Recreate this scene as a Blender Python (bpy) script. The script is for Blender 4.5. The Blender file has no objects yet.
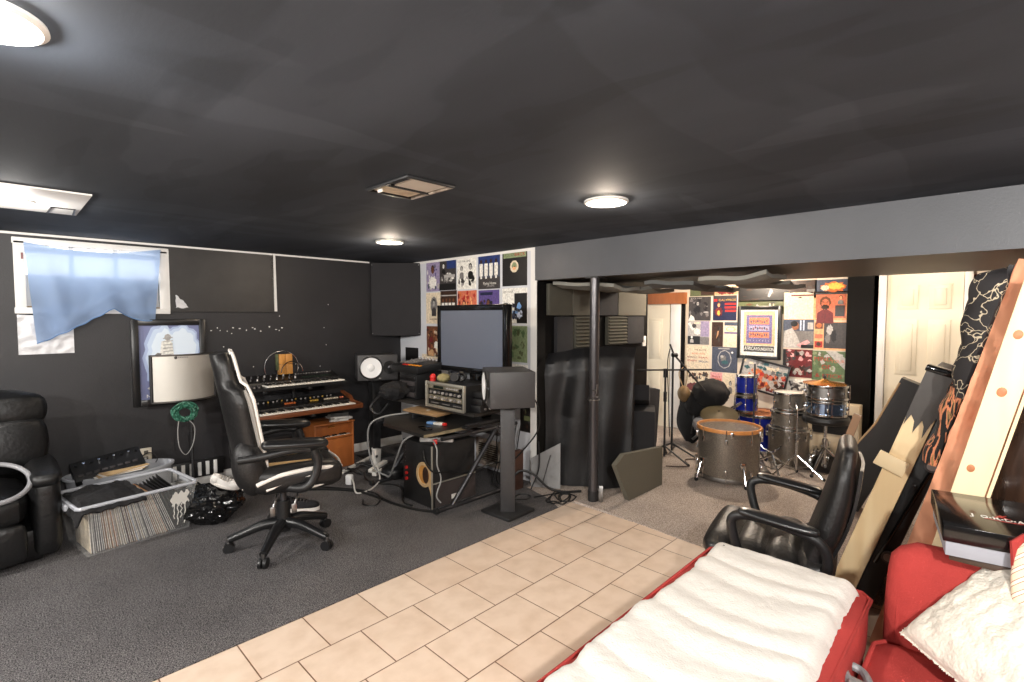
import bpy, bmesh, math, random
from mathutils import Vector, Matrix, Euler, noise
from math import sin, cos, pi, radians, sqrt, atan2
rnd = random.Random(7)
SC = bpy.context.scene
COL = SC.collection
I4 = Matrix.Identity(4)

# ------------------------------------------------------------------ materials
MATS = {}
def lin(c):
    return tuple((x/12.92 if x <= .04045 else ((x+.055)/1.055)**2.4) for x in c)
def rgb(r, g, b):
    return lin((r/255., g/255., b/255.))
def mat(name, col, rough=.6, metal=0., var=0., vscale=8., bump=0., bscale=60., spec=.5, coat=0., sheen=0., stretch=(1, 1, 1), var2=None):
    """principled material, optional noise colour variation and noise bump (object space)"""
    if name in MATS: return MATS[name]
    m = bpy.data.materials.new(name); m.use_nodes = True
    nt = m.node_tree; b = nt.nodes['Principled BSDF']
    c = (*col, 1.)
    b.inputs['Base Color'].default_value = c
    b.inputs['Roughness'].default_value = rough
    b.inputs['Metallic'].default_value = metal
    b.inputs['Specular IOR Level'].default_value = spec
    b.inputs['Coat Weight'].default_value = coat
    b.inputs['Sheen Weight'].default_value = sheen
    if var or bump:
        tc = nt.nodes.new('ShaderNodeTexCoord')
        mp = nt.nodes.new('ShaderNodeMapping'); mp.inputs['Scale'].default_value = stretch
        nt.links.new(tc.outputs['Object'], mp.inputs['Vector'])
    if var:
        n = nt.nodes.new('ShaderNodeTexNoise'); n.inputs['Scale'].default_value = vscale; n.inputs['Detail'].default_value = 5
        nt.links.new(mp.outputs['Vector'], n.inputs['Vector'])
        r = nt.nodes.new('ShaderNodeValToRGB')
        r.color_ramp.elements[0].position = .3; r.color_ramp.elements[1].position = .7
        lo = var2 if var2 else tuple(x*(1-var) for x in col)
        r.color_ramp.elements[0].color = (*lo, 1)
        r.color_ramp.elements[1].color = (*[min(1, x*(1+var)) for x in col], 1)
        nt.links.new(n.outputs['Fac'], r.inputs['Fac'])
        nt.links.new(r.outputs['Color'], b.inputs['Base Color'])
    if bump:
        n2 = nt.nodes.new('ShaderNodeTexNoise'); n2.inputs['Scale'].default_value = bscale; n2.inputs['Detail'].default_value = 3
        nt.links.new(mp.outputs['Vector'], n2.inputs['Vector'])
        bp = nt.nodes.new('ShaderNodeBump'); bp.inputs['Strength'].default_value = bump; bp.inputs['Distance'].default_value = .01
        nt.links.new(n2.outputs['Fac'], bp.inputs['Height'])
        nt.links.new(bp.outputs['Normal'], b.inputs['Normal'])
    MATS[name] = m
    return m
def emit(name, col, s):
    if name in MATS: return MATS[name]
    m = bpy.data.materials.new(name); m.use_nodes = True
    nt = m.node_tree; b = nt.nodes['Principled BSDF']
    b.inputs['Base Color'].default_value = (*col, 1)
    b.inputs['Emission Color'].default_value = (*col, 1); b.inputs['Emission Strength'].default_value = s
    MATS[name] = m; return m
def node(m, t): return m.node_tree.nodes.new(t)

# dark painted walls, a little patchy like roller paint
dark_wall = mat('dark_wall_paint', rgb(39, 38, 40), .5, var=.24, vscale=1.3, bump=.12, bscale=120)
ceil_paint = mat('ceiling_black_paint', rgb(62, 68, 77), .8, var=.30, vscale=1.5, bump=.03, bscale=90, stretch=(1, .35, 1), spec=.3)
def roller_paint(m):
    # overlapping roller strokes: stretched noise, thresholded to soft-edged lighter swaths
    nt = m.node_tree; p = nt.nodes['Principled BSDF']; old = p.inputs['Base Color'].links[0].from_socket
    tc = nt.nodes.new('ShaderNodeTexCoord'); acc = old
    for sc, rot, f in (((2.2, .55, 1), .15, 1.24), ((.5, 2.4, 1), -.2, 1.2), ((3.5, 1.1, 1), .5, .86)):
        mp = nt.nodes.new('ShaderNodeMapping'); mp.inputs['Scale'].default_value = sc; mp.inputs['Rotation'].default_value = (0, 0, rot); mp.inputs['Location'].default_value = (f*3, f, 0)
        n = nt.nodes.new('ShaderNodeTexNoise'); n.inputs['Scale'].default_value = 1.1; n.inputs['Detail'].default_value = 2.5
        r = nt.nodes.new('ShaderNodeValToRGB'); r.color_ramp.elements[0].position = .565; r.color_ramp.elements[1].position = .585
        r.color_ramp.elements[0].color = (1, 1, 1, 1); r.color_ramp.elements[1].color = (f, f, f, 1)
        mx = nt.nodes.new('ShaderNodeMix'); mx.data_type = 'RGBA'; mx.blend_type = 'MULTIPLY'; mx.inputs[0].default_value = 1
        nt.links.new(tc.outputs['Object'], mp.inputs['Vector']); nt.links.new(mp.outputs['Vector'], n.inputs['Vector']); nt.links.new(n.outputs['Fac'], r.inputs['Fac'])
        nt.links.new(acc, mx.inputs[6]); nt.links.new(r.outputs['Color'], mx.inputs[7]); acc = mx.outputs[2]
    nt.links.new(acc, p.inputs['Base Color'])
roller_paint(ceil_paint)
beam_paint = mat('beam_grey_paint', rgb(74, 76, 81), .45, var=.18, vscale=1.6, bump=.08, bscale=90)
soffit_paint = mat('soffit_warm_lit_paint', rgb(70, 60, 50), .5, var=.12, vscale=2)  # brown tint stands in for warm lamp light on the underside
white_paint = mat('white_trim_paint', rgb(228, 226, 222), .5, var=.05, vscale=6)
door_paint = mat('door_cream_paint', rgb(232, 222, 200), .45)
white_wall = mat('white_wall_paint', rgb(205, 207, 212), .6, var=.04, vscale=4)
cream_wall = mat('cream_wall_paint', rgb(214, 200, 182), .6, var=.06, vscale=4)
black_paint = mat('flat_black_paint', rgb(12, 11, 11), .75, var=.15, vscale=3, spec=.15)

def carpet(name, a, b, sc=260):
    m = bpy.data.materials.new(name); m.use_nodes = True; nt = m.node_tree; p = nt.nodes['Principled BSDF']
    tc = node(m, 'ShaderNodeTexCoord')
    n = node(m, 'ShaderNodeTexNoise'); n.inputs['Scale'].default_value = sc; n.inputs['Detail'].default_value = 2
    n3 = node(m, 'ShaderNodeTexNoise'); n3.inputs['Scale'].default_value = 2.2; n3.inputs['Detail'].default_value = 5
    for q in (n, n3): nt.links.new(tc.outputs['Object'], q.inputs['Vector'])
    r = node(m, 'ShaderNodeValToRGB'); r.color_ramp.elements[0].position = .38; r.color_ramp.elements[1].position = .66
    r.color_ramp.elements[0].color = (*a, 1); r.color_ramp.elements[1].color = (*b, 1)
    nt.links.new(n.outputs['Fac'], r.inputs['Fac'])
    mx = node(m, 'ShaderNodeMix'); mx.data_type = 'RGBA'; mx.blend_type = 'MULTIPLY'; mx.inputs[0].default_value = .5
    nt.links.new(r.outputs['Color'], mx.inputs[6]); nt.links.new(n3.outputs['Fac'], mx.inputs[7])
    nt.links.new(mx.outputs[2], p.inputs['Base Color'])
    p.inputs['Roughness'].default_value = .95; p.inputs['Specular IOR Level'].default_value = .1
    bp = node(m, 'ShaderNodeBump'); bp.inputs['Strength'].default_value = .6; bp.inputs['Distance'].default_value = .008
    nt.links.new(n.outputs['Fac'], bp.inputs['Height']); nt.links.new(bp.outputs['Normal'], p.inputs['Normal'])
    MATS[name] = m; return m
carpet_dark = carpet('charcoal_carpet', rgb(50, 49, 51), rgb(150, 146, 146), 190)
carpet_grey = carpet('grey_beige_carpet', rgb(158, 146, 136), rgb(236, 221, 210), 150)

def tile_mat():
    m = bpy.data.materials.new('beige_floor_tile'); m.use_nodes = True; nt = m.node_tree; p = nt.nodes['Principled BSDF']
    tc = node(m, 'ShaderNodeTexCoord'); mp = node(m, 'ShaderNodeMapping')
    mp.inputs['Location'].default_value = (.174, -.001, 0)
    br = node(m, 'ShaderNodeTexBrick'); br.offset = .5; br.offset_frequency = 2; br.squash = 1
    br.inputs['Scale'].default_value = 1
    br.inputs['Brick Width'].default_value = .2985; br.inputs['Row Height'].default_value = .307
    br.inputs['Mortar Size'].default_value = .0028; br.inputs['Mortar Smooth'].default_value = .1; br.inputs['Bias'].default_value = 0
    br.inputs['Color1'].default_value = (*rgb(227, 206, 186), 1); br.inputs['Color2'].default_value = (*rgb(219, 196, 175), 1)
    br.inputs['Mortar'].default_value = (*rgb(112, 78, 56), 1)
    nt.links.new(tc.outputs['Object'], mp.inputs['Vector']); nt.links.new(mp.outputs['Vector'], br.inputs['Vector'])
    n = node(m, 'ShaderNodeTexNoise'); n.inputs['Scale'].default_value = 9; n.inputs['Detail'].default_value = 6
    nt.links.new(tc.outputs['Object'], n.inputs['Vector'])
    r = node(m, 'ShaderNodeValToRGB'); r.color_ramp.elements[0].position = .25; r.color_ramp.elements[0].color = (.86, .82, .78, 1); r.color_ramp.elements[1].position = .6
    nt.links.new(n.outputs['Fac'], r.inputs['Fac'])
    mx = node(m, 'ShaderNodeMix'); mx.data_type = 'RGBA'; mx.blend_type = 'MULTIPLY'; mx.inputs[0].default_value = 1
    nt.links.new(br.outputs['Color'], mx.inputs[6]); nt.links.new(r.outputs['Color'], mx.inputs[7])
    nt.links.new(mx.outputs[2], p.inputs['Base Color'])
    p.inputs['Roughness'].default_value = .42
    bp = node(m, 'ShaderNodeBump'); bp.invert = True; bp.inputs['Strength'].default_value = .5; bp.inputs['Distance'].default_value = .003
    nt.links.new(br.outputs['Fac'], bp.inputs['Height']); nt.links.new(bp.outputs['Normal'], p.inputs['Normal'])
    MATS['tile'] = m; return m
tile = tile_mat()

def pine_mat():
    m = bpy.data.materials.new('pine_board'); m.use_nodes = True; nt = m.node_tree; p = nt.nodes['Principled BSDF']
    tc = node(m, 'ShaderNodeTexCoord'); mp = node(m, 'ShaderNodeMapping'); mp.inputs['Scale'].default_value = (9, 9, .7)
    nt.links.new(tc.outputs['Object'], mp.inputs['Vector'])
    n = node(m, 'ShaderNodeTexNoise'); n.inputs['Scale'].default_value = 3; n.inputs['Detail'].default_value = 4
    nt.links.new(mp.outputs['Vector'], n.inputs['Vector'])
    w = node(m, 'ShaderNodeTexWave'); w.inputs['Scale'].default_value = 1.2; w.inputs['Distortion'].default_value = 5; w.inputs['Detail'].default_value = 2
    nt.links.new(mp.outputs['Vector'], w.inputs['Vector'])
    r = node(m, 'ShaderNodeValToRGB')
    r.color_ramp.elements[0].color = (*rgb(226, 198, 152), 1); r.color_ramp.elements[1].color = (*rgb(240, 218, 176), 1)
    nt.links.new(w.outputs['Fac'], r.inputs['Fac']); nt.links.new(r.outputs['Color'], p.inputs['Base Color'])
    p.inputs['Roughness'].default_value = .5
    MATS['pine'] = m; return m
pine = pine_mat()
knot = mat('pine_knot', rgb(176, 112, 72), .5, var=.3, vscale=40)

def clear_plastic(name, col, op):
    m = bpy.data.materials.new(name); m.use_nodes = True; nt = m.node_tree; p = nt.nodes['Principled BSDF']
    p.inputs['Base Color'].default_value = (*col, 1); p.inputs['Roughness'].default_value = .25; p.inputs['Alpha'].default_value = op
    MATS[name] = m; return m
tote_plastic = clear_plastic('translucent_tote_plastic', rgb(214, 214, 212), .17)
rim_plastic = clear_plastic('tote_rim_plastic', rgb(190, 192, 198), .9)
window_glass = clear_plastic('window_glass', rgb(230, 235, 240), .05)

def cloth_translucent(name, col):
    m = bpy.data.materials.new(name); m.use_nodes = True; nt = m.node_tree; p = nt.nodes['Principled BSDF']
    p.inputs['Base Color'].default_value = (*col, 1); p.inputs['Roughness'].default_value = .85; p.inputs['Sheen Weight'].default_value = .1
    t = node(m, 'ShaderNodeBsdfTranslucent'); t.inputs['Color'].default_value = (*[min(1, x*1.5+.1) for x in col], 1)
    tr = node(m, 'ShaderNodeBsdfTransparent')
    mx0 = node(m, 'ShaderNodeMixShader'); mx0.inputs['Fac'].default_value = .10
    nt.links.new(t.outputs[0], mx0.inputs[1]); nt.links.new(tr.outputs[0], mx0.inputs[2])
    mx = node(m, 'ShaderNodeMixShader'); mx.inputs['Fac'].default_value = .46
    nt.links.new(p.outputs[0], mx.inputs[1]); nt.links.new(mx0.outputs[0], mx.inputs[2])
    nt.links.new(mx.outputs[0], nt.nodes['Material Output'].inputs['Surface'])
    MATS[name] = m; return m
blue_cloth = cloth_translucent('thin_blue_cloth', rgb(140, 162, 194))

black_plastic = mat('black_plastic', rgb(25, 25, 26), .42)
black_satin = mat('black_satin', rgb(26, 26, 27), .3)
black_gloss = mat('black_gloss', rgb(14, 14, 15), .12)
black_metal = mat('black_powder_coat', rgb(34, 34, 35), .45, bump=.05, bscale=300)
leather = mat('black_leather', rgb(24, 23, 23), .42, bump=.22, bscale=70, var=.1, vscale=20)
leather_soft = mat('black_recliner_leather', rgb(17, 17, 18), .4, bump=.25, bscale=45)
black_fabric = mat('black_fabric', rgb(19, 18, 20), .9, bump=.3, bscale=180, var=.15, vscale=6)
drape_fabric = mat('black_sheet_fabric', rgb(19, 19, 21), .5, bump=.15, bscale=30, var=.2, vscale=3)
foam_olive = mat('olive_grey_foam', rgb(80, 78, 69), .95, bump=.3, bscale=200, var=.08, vscale=5)
foam_dark = mat('charcoal_foam', rgb(40, 40, 43), .95, bump=.3, bscale=200, var=.1, vscale=5)
foam_grey = mat('light_grey_foam', rgb(138, 138, 138), .95, bump=.3, bscale=160, var=.1, vscale=5)
trap_fabric = mat('bass_trap_fabric', rgb(42, 41, 43), .95, bump=.2, bscale=300, var=.06, vscale=4)
white_piping = mat('white_piping', rgb(232, 226, 218), .5)
warm_lit_tan = mat('warm_lit_tan', rgb(206, 170, 120), .5)
chrome = mat('chrome', rgb(205, 205, 205), .18, 1.)
steel = mat('brushed_steel', rgb(150, 148, 146), .35, 1., var=.1, vscale=30)
dark_steel = mat('dark_steel', rgb(92, 92, 95), .4, .9)
silver_shield = mat('perforated_silver', rgb(196, 192, 184), .42, .55, bump=.25, bscale=420)
green_cord = mat('green_cord', rgb(46, 100, 80), .5)
grey_cord = mat('grey_cord', rgb(150, 150, 148), .5)
black_cord = mat('black_cord', rgb(20, 20, 20), .5)
white_cord = mat('white_cord', rgb(205, 202, 196), .5)
orange_wood = mat('orange_brown_wood', rgb(160, 92, 44), .4, var=.18, vscale=6, stretch=(2, 2, .4))
synth_wood = mat('walnut_synth_wood', rgb(112, 62, 34), .4, var=.25, vscale=6, stretch=(.3, 2, 2))
box_wood = mat('golden_wood', rgb(196, 138, 70), .4, var=.2, vscale=12)
ivory = mat('ivory_key', rgb(238, 232, 220), .3)
ebony = mat('black_key', rgb(18, 17, 17), .3)
white_cone = mat('white_speaker_cone', rgb(240, 240, 240), .5)
foil = mat('silver_foil', rgb(206, 206, 208), .5, .45, bump=.35, bscale=22, var=.1, vscale=7)
red_fabric = mat('red_upholstery', rgb(162, 58, 54), .95, bump=.25, bscale=220, var=.13, vscale=7, spec=.2)
fleece = mat('white_fleece', rgb(212, 207, 200), .95, bump=.3, bscale=150, var=.03, vscale=9)
fur = mat('cream_fur', rgb(214, 207, 194), .95, bump=.5, bscale=90, var=.05, vscale=14)
pink_sheet = mat('salmon_bed_sheet', rgb(214, 150, 116), .8, bump=.7, bscale=7, var=.12, vscale=4, stretch=(1, 1, .35))
paper_white = mat('paper_white', rgb(232, 228, 220), .7)
silver_sparkle = mat('silver_sparkle_wrap', rgb(130, 122, 112), .34, .66, var=.5, vscale=190, bump=.1, bscale=200)
blue_lacquer = mat('blue_drum_lacquer', rgb(28, 44, 150), .2, .2, coat=.5)
drum_head = clear_plastic('clear_drum_head', rgb(178, 164, 150), .45)
white_head = mat('coated_drum_head', rgb(216, 210, 200), .55)
hoop_wood = mat('amber_hoop_wood', rgb(205, 138, 78), .35, var=.15, vscale=20)
cymbal_bronze = mat('cymbal_bronze', rgb(214, 150, 76), .25, .85, bump=.1, bscale=20)
rack_alu = mat('rack_aluminium', rgb(176, 172, 160), .4, .6)
gold_alu = mat('gold_aluminium', rgb(190, 156, 116), .4, .5)
screen_grey = mat('screen_glass', rgb(92, 98, 112), .22)
tan_edge = mat('tan_edge', rgb(196, 168, 128), .6)
bag_black = mat('black_bin_liner', rgb(16, 16, 17), .16, bump=.5, bscale=16)
ply = mat('raw_ply', rgb(196, 164, 120), .6, var=.12, vscale=6)
rubber = mat('rubber', rgb(22, 22, 22), .8)
red_plastic = mat('red_plastic', rgb(200, 40, 36), .4)
lamp_glow = emit('warm_lamp_glow', (1., .78, .52), 14.)
lamp_white = emit('white_lamp_glow', (1., .95, .88), 9.)
lcd = mat('display_glass', rgb(34, 44, 36), .15)
amber_led = mat('amber_button', rgb(236, 150, 40), .4)
yellow_btn = mat('yellow_button', rgb(226, 190, 80), .4)

# flat printing inks
INK = dict(black=(24, 22, 22), white=(232, 228, 220), cream=(222, 206, 180), grey=(120, 116, 114), dgrey=(62, 58, 58), lgrey=(176, 172, 168),
           red=(172, 46, 40), orange=(206, 108, 56), yellow=(226, 184, 84), green=(88, 110, 74), lime=(134, 148, 110), blue=(42, 58, 110),
           navy=(30, 34, 64), sky=(110, 150, 200), purple=(90, 74, 132), lilac=(150, 138, 168), pink=(222, 160, 160), maroon=(104, 34, 36),
           brown=(104, 66, 44), dbrown=(58, 38, 28), skin=(150, 96, 66), skin2=(110, 70, 48), tan=(190, 150, 110), teal=(50, 90, 96), peach=(236, 170, 120),
           salmon=(204, 112, 84), paleblue=(196, 206, 226), slate=(70, 76, 92), olive=(92, 98, 66))
def ink(n): return mat('ink_'+n, rgb(*INK[n]), .38, var=.26, vscale=48)

# ------------------------------------------------------------------ mesh builder
class MB:
    def __init__(s): s.v = []; s.f = []; s.fm = []; s.mats = []; s.sm = []
    def mi(s, m):
        if m not in s.mats: s.mats.append(m)
        return s.mats.index(m)
    def add(s, vs, fs, m, M=None, smooth=True):
        o = len(s.v); i = s.mi(m)
        if M is None: s.v += [Vector(v) for v in vs]
        else: s.v += [M @ Vector(v) for v in vs]
        for f in fs: s.f.append([o+k for k in f]); s.fm.append(i); s.sm.append(smooth)
        return s
    def bm(s, b, m, M=None, smooth=True):
        b.verts.ensure_lookup_table(); b.verts.index_update()
        s.add([v.co.copy() for v in b.verts], [[v.index for v in f.verts] for f in b.faces], m, M, smooth); b.free(); return s
    def box(s, c, d, m, R=None, bev=0, seg=2, M=None):
        b = bmesh.new(); bmesh.ops.create_cube(b, size=1.)
        for v in b.verts: v.co = Vector((v.co.x*d[0], v.co.y*d[1], v.co.z*d[2]))
        if bev:
            bev = min(bev, .49*min(d))
            bmesh.ops.bevel(b, geom=list(b.edges), offset=bev, segments=seg, profile=.5, affect='EDGES')
        T = Matrix.Translation(c)
        if R is not None: T = T @ (R.to_4x4() if not isinstance(R, tuple) else Euler(R).to_matrix().to_4x4())
        if M is not None: T = M @ T
        return s.bm(b, m, T, bool(bev))
    def pillow(s, c, d, m, R=None, bev=.04, puff=.02, cuts=8, M=None):
        """rounded cushion: bevelled box, its faces swollen"""
        b = bmesh.new(); bmesh.ops.create_cube(b, size=1.)
        bmesh.ops.subdivide_edges(b, edges=list(b.edges), cuts=cuts, use_grid_fill=True)
        hx, hy, hz = d[0]/2, d[1]/2, d[2]/2
        for v in b.verts:
            x, y, z = v.co.x*2, v.co.y*2, v.co.z*2
            p = Vector((x*hx, y*hy, z*hz))
            q = Vector((max(-hx+bev, min(hx-bev, p.x)), max(-hy+bev, min(hy-bev, p.y)), max(-hz+bev, min(hz-bev, p.z))))
            dd = p-q
            if dd.length > 1e-6: p = q+dd.normalized()*min(bev, dd.length) if dd.length > bev else p
            ax = max(range(3), key=lambda k: abs((x, y, z)[k]))
            oth = [(x, y, z)[k] for k in range(3) if k != ax]
            w = max(0, 1-oth[0]**2)*max(0, 1-oth[1]**2)
            p[ax] += math.copysign(puff*w, (x, y, z)[ax])
            v.co = p
        T = Matrix.Translation(c)
        if R is not None: T = T @ (R.to_4x4() if not isinstance(R, tuple) else Euler(R).to_matrix().to_4x4())
        if M is not None: T = M @ T
        return s.bm(b, m, T, True)
    def cyl(s, p0, p1, r0, m, r1=None, n=16, caps=True, M=None):
        if r1 is None: r1 = r0
        p0 = Vector(p0); p1 = Vector(p1); d = (p1-p0).normalized()
        a = d.orthogonal().normalized(); b = d.cross(a)
        vs = []; fs = []
        for p, r in ((p0, r0), (p1, r1)):
            for k in range(n):
                t = 2*pi*k/n; vs.append(p+a*(r*cos(t))+b*(r*sin(t)))
        for k in range(n): fs.append([k, (k+1) % n, n+(k+1) % n, n+k])
        if caps: fs.append(list(range(n))[::-1]); fs.append(list(range(n, 2*n)))
        return s.add(vs, fs, m, M, True)
    def tube(s, pts, r, m, n=8, closed=False, M=None, smooth=0):
        pts = [Vector(p) for p in pts]
        if smooth:
            out = []; N = len(pts); rng = N if closed else N-1
            for i in range(rng):
                g = (lambda k: pts[k % N]) if closed else (lambda k: pts[max(0, min(N-1, k))])
                p0, p1, p2, p3 = g(i-1), g(i), g(i+1), g(i+2)
                for k in range(smooth):
                    t = k/smooth
                    out.append(.5*((2*p1)+(p2-p0)*t+(2*p0-5*p1+4*p2-p3)*t*t+(3*p1-p0-3*p2+p3)*t**3))
            if not closed: out.append(pts[-1])
            pts = out
        N = len(pts); vs = []; fs = []
        rr = r if callable(r) else (lambda t: r)
        a = None
        for i in range(N):
            if closed: d = pts[(i+1) % N]-pts[i-1]
            else: d = pts[min(N-1, i+1)]-pts[max(0, i-1)]
            d = d.normalized() if d.length > 1e-9 else Vector((0, 0, 1))
            if a is None: a = d.orthogonal().normalized()
            a = (a-d*a.dot(d)); a = a.normalized() if a.length > 1e-6 else d.orthogonal().normalized()
            b = d.cross(a); q = rr(i/max(1, N-1))
            for k in range(n):
                t = 2*pi*k/n; vs.append(pts[i]+a*(q*cos(t))+b*(q*sin(t)))
        for i in range(N if closed else N-1):
            j = (i+1) % N
            for k in range(n): fs.append([i*n+k, i*n+(k+1) % n, j*n+(k+1) % n, j*n+k])
        if not closed: fs.append(list(range(n))[::-1]); fs.append([(N-1)*n+k for k in range(n)])
        return s.add(vs, fs, m, M, True)
    def lathe(s, prof, m, c=(0, 0, 0), n=32, R=None, M=None):
        vs = []; fs = []; P = len(prof)
        for r, z in prof:
            for k in range(n):
                t = 2*pi*k/n; vs.append((r*cos(t), r*sin(t), z))
        for i in range(P-1):
            for k in range(n): fs.append([i*n+k, i*n+(k+1) % n, (i+1)*n+(k+1) % n, (i+1)*n+k])
        T = Matrix.Translation(c)
        if R is not None: T = T @ (R.to_4x4() if not isinstance(R, tuple) else Euler(R).to_matrix().to_4x4())
        if M is not None: T = M @ T
        return s.add(vs, fs, m, T, True)
    def prism(s, poly, z0, z1, m, M=None, smooth=False):
        n = len(poly)
        vs = [(x, y, z0) for x, y in poly]+[(x, y, z1) for x, y in poly]
        fs = [list(range(n))[::-1], list(range(n, 2*n))]
        for k in range(n): fs.append([k, (k+1) % n, n+(k+1) % n, n+k])
        return s.add(vs, fs, m, M, smooth)
    def grid(s, fn, nu, nv, m, thick=0., M=None):
        P = [[Vector(fn(i/nu, j/nv)) for j in range(nv+1)] for i in range(nu+1)]
        W = nv+1
        vs = [p for row in P for p in row]
        fs = [[i*W+j, (i+1)*W+j, (i+1)*W+j+1, i*W+j+1] for i in range(nu) for j in range(nv)]
        if thick:
            nr = []
            for i in range(nu+1):
                for j in range(nv+1):
                    du = P[min(nu, i+1)][j]-P[max(0, i-1)][j]; dv = P[i][min(nv, j+1)]-P[i][max(0, j-1)]
                    c = du.cross(dv); nr.append(c.normalized() if c.length > 1e-9 else Vector((0, 0, 1)))
            o = len(vs); vs = vs+[vs[k]-nr[k]*thick for k in range(o)]
            fs = fs+[[o+k for k in f][::-1] for f in fs]
            ring = [(0, j) for j in range(nv)]+[(i, nv) for i in range(nu)]+[(nu, j) for j in range(nv, 0, -1)]+[(i, 0) for i in range(nu, 0, -1)]
            ids = [i*W+j for i, j in ring]
            for a, b in zip(ids, ids[1:]+ids[:1]): fs.append([a, b, o+b, o+a])
        return s.add(vs, fs, m, M, True)
    def ball(s, c, r, m, n=16, k=10, M=None, fn=None):
        if not isinstance(r, (tuple, list)): r = (r, r, r)
        vs = [(0, 0, 1)]; fs = []
        for i in range(1, k):
            a = pi*i/k
            for j in range(n): vs.append((sin(a)*cos(2*pi*j/n), sin(a)*sin(2*pi*j/n), cos(a)))
        vs.append((0, 0, -1))
        for j in range(n): fs.append([0, 1+j, 1+(j+1) % n])
        for i in range(k-2):
            for j in range(n): fs.append([1+i*n+j, 1+(i+1)*n+j, 1+(i+1)*n+(j+1) % n, 1+i*n+(j+1) % n])
        L = len(vs)-1
        for j in range(n): fs.append([L, L-n+(j+1) % n, L-n+j])
        out = []
        for v in vs:
            v = Vector(v); q = 1. if fn is None else fn(v)
            out.append(Vector((c[0]+v.x*r[0]*q, c[1]+v.y*r[1]*q, c[2]+v.z*r[2]*q)))
        return s.add(out, fs, m, M, True)
    def text(s, t, size, m, M=None, depth=.0006, width=None):
        cu = bpy.data.curves.new('t', 'FONT'); cu.body = t; cu.size = size; cu.align_x = 'CENTER'; cu.align_y = 'CENTER'; cu.extrude = depth
        o = bpy.data.objects.new('t', cu); COL.objects.link(o)
        dg = bpy.context.evaluated_depsgraph_get(); me = bpy.data.meshes.new_from_object(o.evaluated_get(dg))
        vs = [v.co.copy() for v in me.vertices]
        if width and vs:
            w = max(v.x for v in vs)-min(v.x for v in vs)
            for v in vs: v.x *= width/w
        s.add(vs, [list(p.vertices) for p in me.polygons], m, M, False)
        bpy.data.objects.remove(o); bpy.data.curves.remove(cu); bpy.data.meshes.remove(me)
        return s
    def build(s, name, parent=None, label=None, cat=None, group=None, kind=None, world=True, origin=None):
        """world=True: vertices are in world space; they are moved into the parent's or the object's own space"""
        me = bpy.data.meshes.new(name)
        vs = s.v
        o = bpy.data.objects.new(name, me)
        if parent is not None:
            if world:
                inv = wm(parent).inverted(); vs = [inv @ v for v in vs]
            o.parent = parent
        elif world:
            if origin is None:
                lo = [min(v[k] for v in vs) for k in range(3)]; hi = [max(v[k] for v in vs) for k in range(3)]
                origin = ((lo[0]+hi[0])/2, (lo[1]+hi[1])/2, lo[2])
            og = Vector(origin); vs = [v-og for v in vs]; o.location = og
        me.from_pydata([tuple(v) for v in vs], [], s.f)
        for m in s.mats: me.materials.append(m)
        for p, i, q in zip(me.polygons, s.fm, s.sm): p.material_index = i; p.use_smooth = q
        try: me.set_sharp_from_angle(angle=radians(38))
        except Exception: pass
        me.update()
        COL.objects.link(o)
        tag(o, label, cat, group, kind)
        return o
def wm(o):
    m = Matrix.LocRotScale(o.location, o.rotation_euler, o.scale)
    return wm(o.parent) @ m if o.parent else m
def tag(o, label=None, cat=None, group=None, kind=None):
    if label: o['label'] = label
    if cat: o['category'] = cat
    if group: o['group'] = group
    if kind: o['kind'] = kind
    return o
def thing(name, loc, label, cat, group=None, rz=0.):
    o = bpy.data.objects.new(name, None); o.location = loc; o.rotation_euler = (0, 0, rz); o.empty_display_size = .1
    COL.objects.link(o); return tag(o, label, cat, group)
def copy_tree(o, parent=None):
    c = o.copy(); COL.objects.link(c)
    if parent is not None: c.parent = parent
    for ch in [x for x in o.children]: copy_tree(ch, c)
    return c
def struct(name, mb, **k): return mb.build(name, kind='structure', origin=k.pop('origin', (0, 0, 0)), **k)
def quick(name, parent, fn, **k):
    b = MB(); fn(b); return b.build(name, parent, **k)
def rz(a): return Matrix.Rotation(a, 4, 'Z')
def place(x, y, z, a=0.): return Matrix.Translation((x, y, z)) @ rz(a)
def wallM(kind, x, y, z):
    """u right, v up, n out of the wall; 'A' faces -Y, 'B' faces -X, 'S' = side wall facing -Y"""
    if kind == 'B': u, v, n = Vector((0, -1, 0)), Vector((0, 0, 1)), Vector((-1, 0, 0))
    else: u, v, n = Vector((1, 0, 0)), Vector((0, 0, 1)), Vector((0, -1, 0))
    m = Matrix.Identity(4)
    for k in range(3): m[k][0] = u[k]; m[k][1] = v[k]; m[k][2] = n[k]; m[k][3] = (x, y, z)[k]
    return m
# ------------------------------------------------------------------ room
XB, YA, ZC = 3.33, 5.08, 2.10          # record wall, window wall, ceiling
XC = 6.35                              # back wall of the drum corner
X0, Y0 = -2.9, -1.15                   # walls behind the photographer
def slab(name, c, d, m, **k):
    b = MB(); b.box(c, d, m); return struct(name, b, **k)
slab('floor', ((X0+3.2)/2, (Y0+2.456)/2, -.05), (3.2-X0, 2.456-Y0, .1), tile)
b = MB(); b.prism([(X0, 2.456), (3.03, 2.456), (3.12, 2.62), (3.2, 2.94), (3.34, 2.94), (3.34, YA), (X0, YA)], -.09, .006, carpet_dark); struct('floor_carpet', b)
b = MB(); b.prism([(3.2, Y0), (XC, Y0), (XC, 4.3), (3.34, 4.3), (3.34, 2.94), (3.2, 2.94), (3.12, 2.62), (3.03, 2.456), (3.235, 2.456), (3.22, 2.1), (3.16, 1.35), (3.13, Y0)], -.09, .005, carpet_grey); struct('floor_alcove', b)
b = MB(); b.prism([(X0, Y0), (XC+.1, Y0), (XC+.1, YA), (X0, YA)], ZC, ZC+.1, ceil_paint); struct('ceiling', b)

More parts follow.
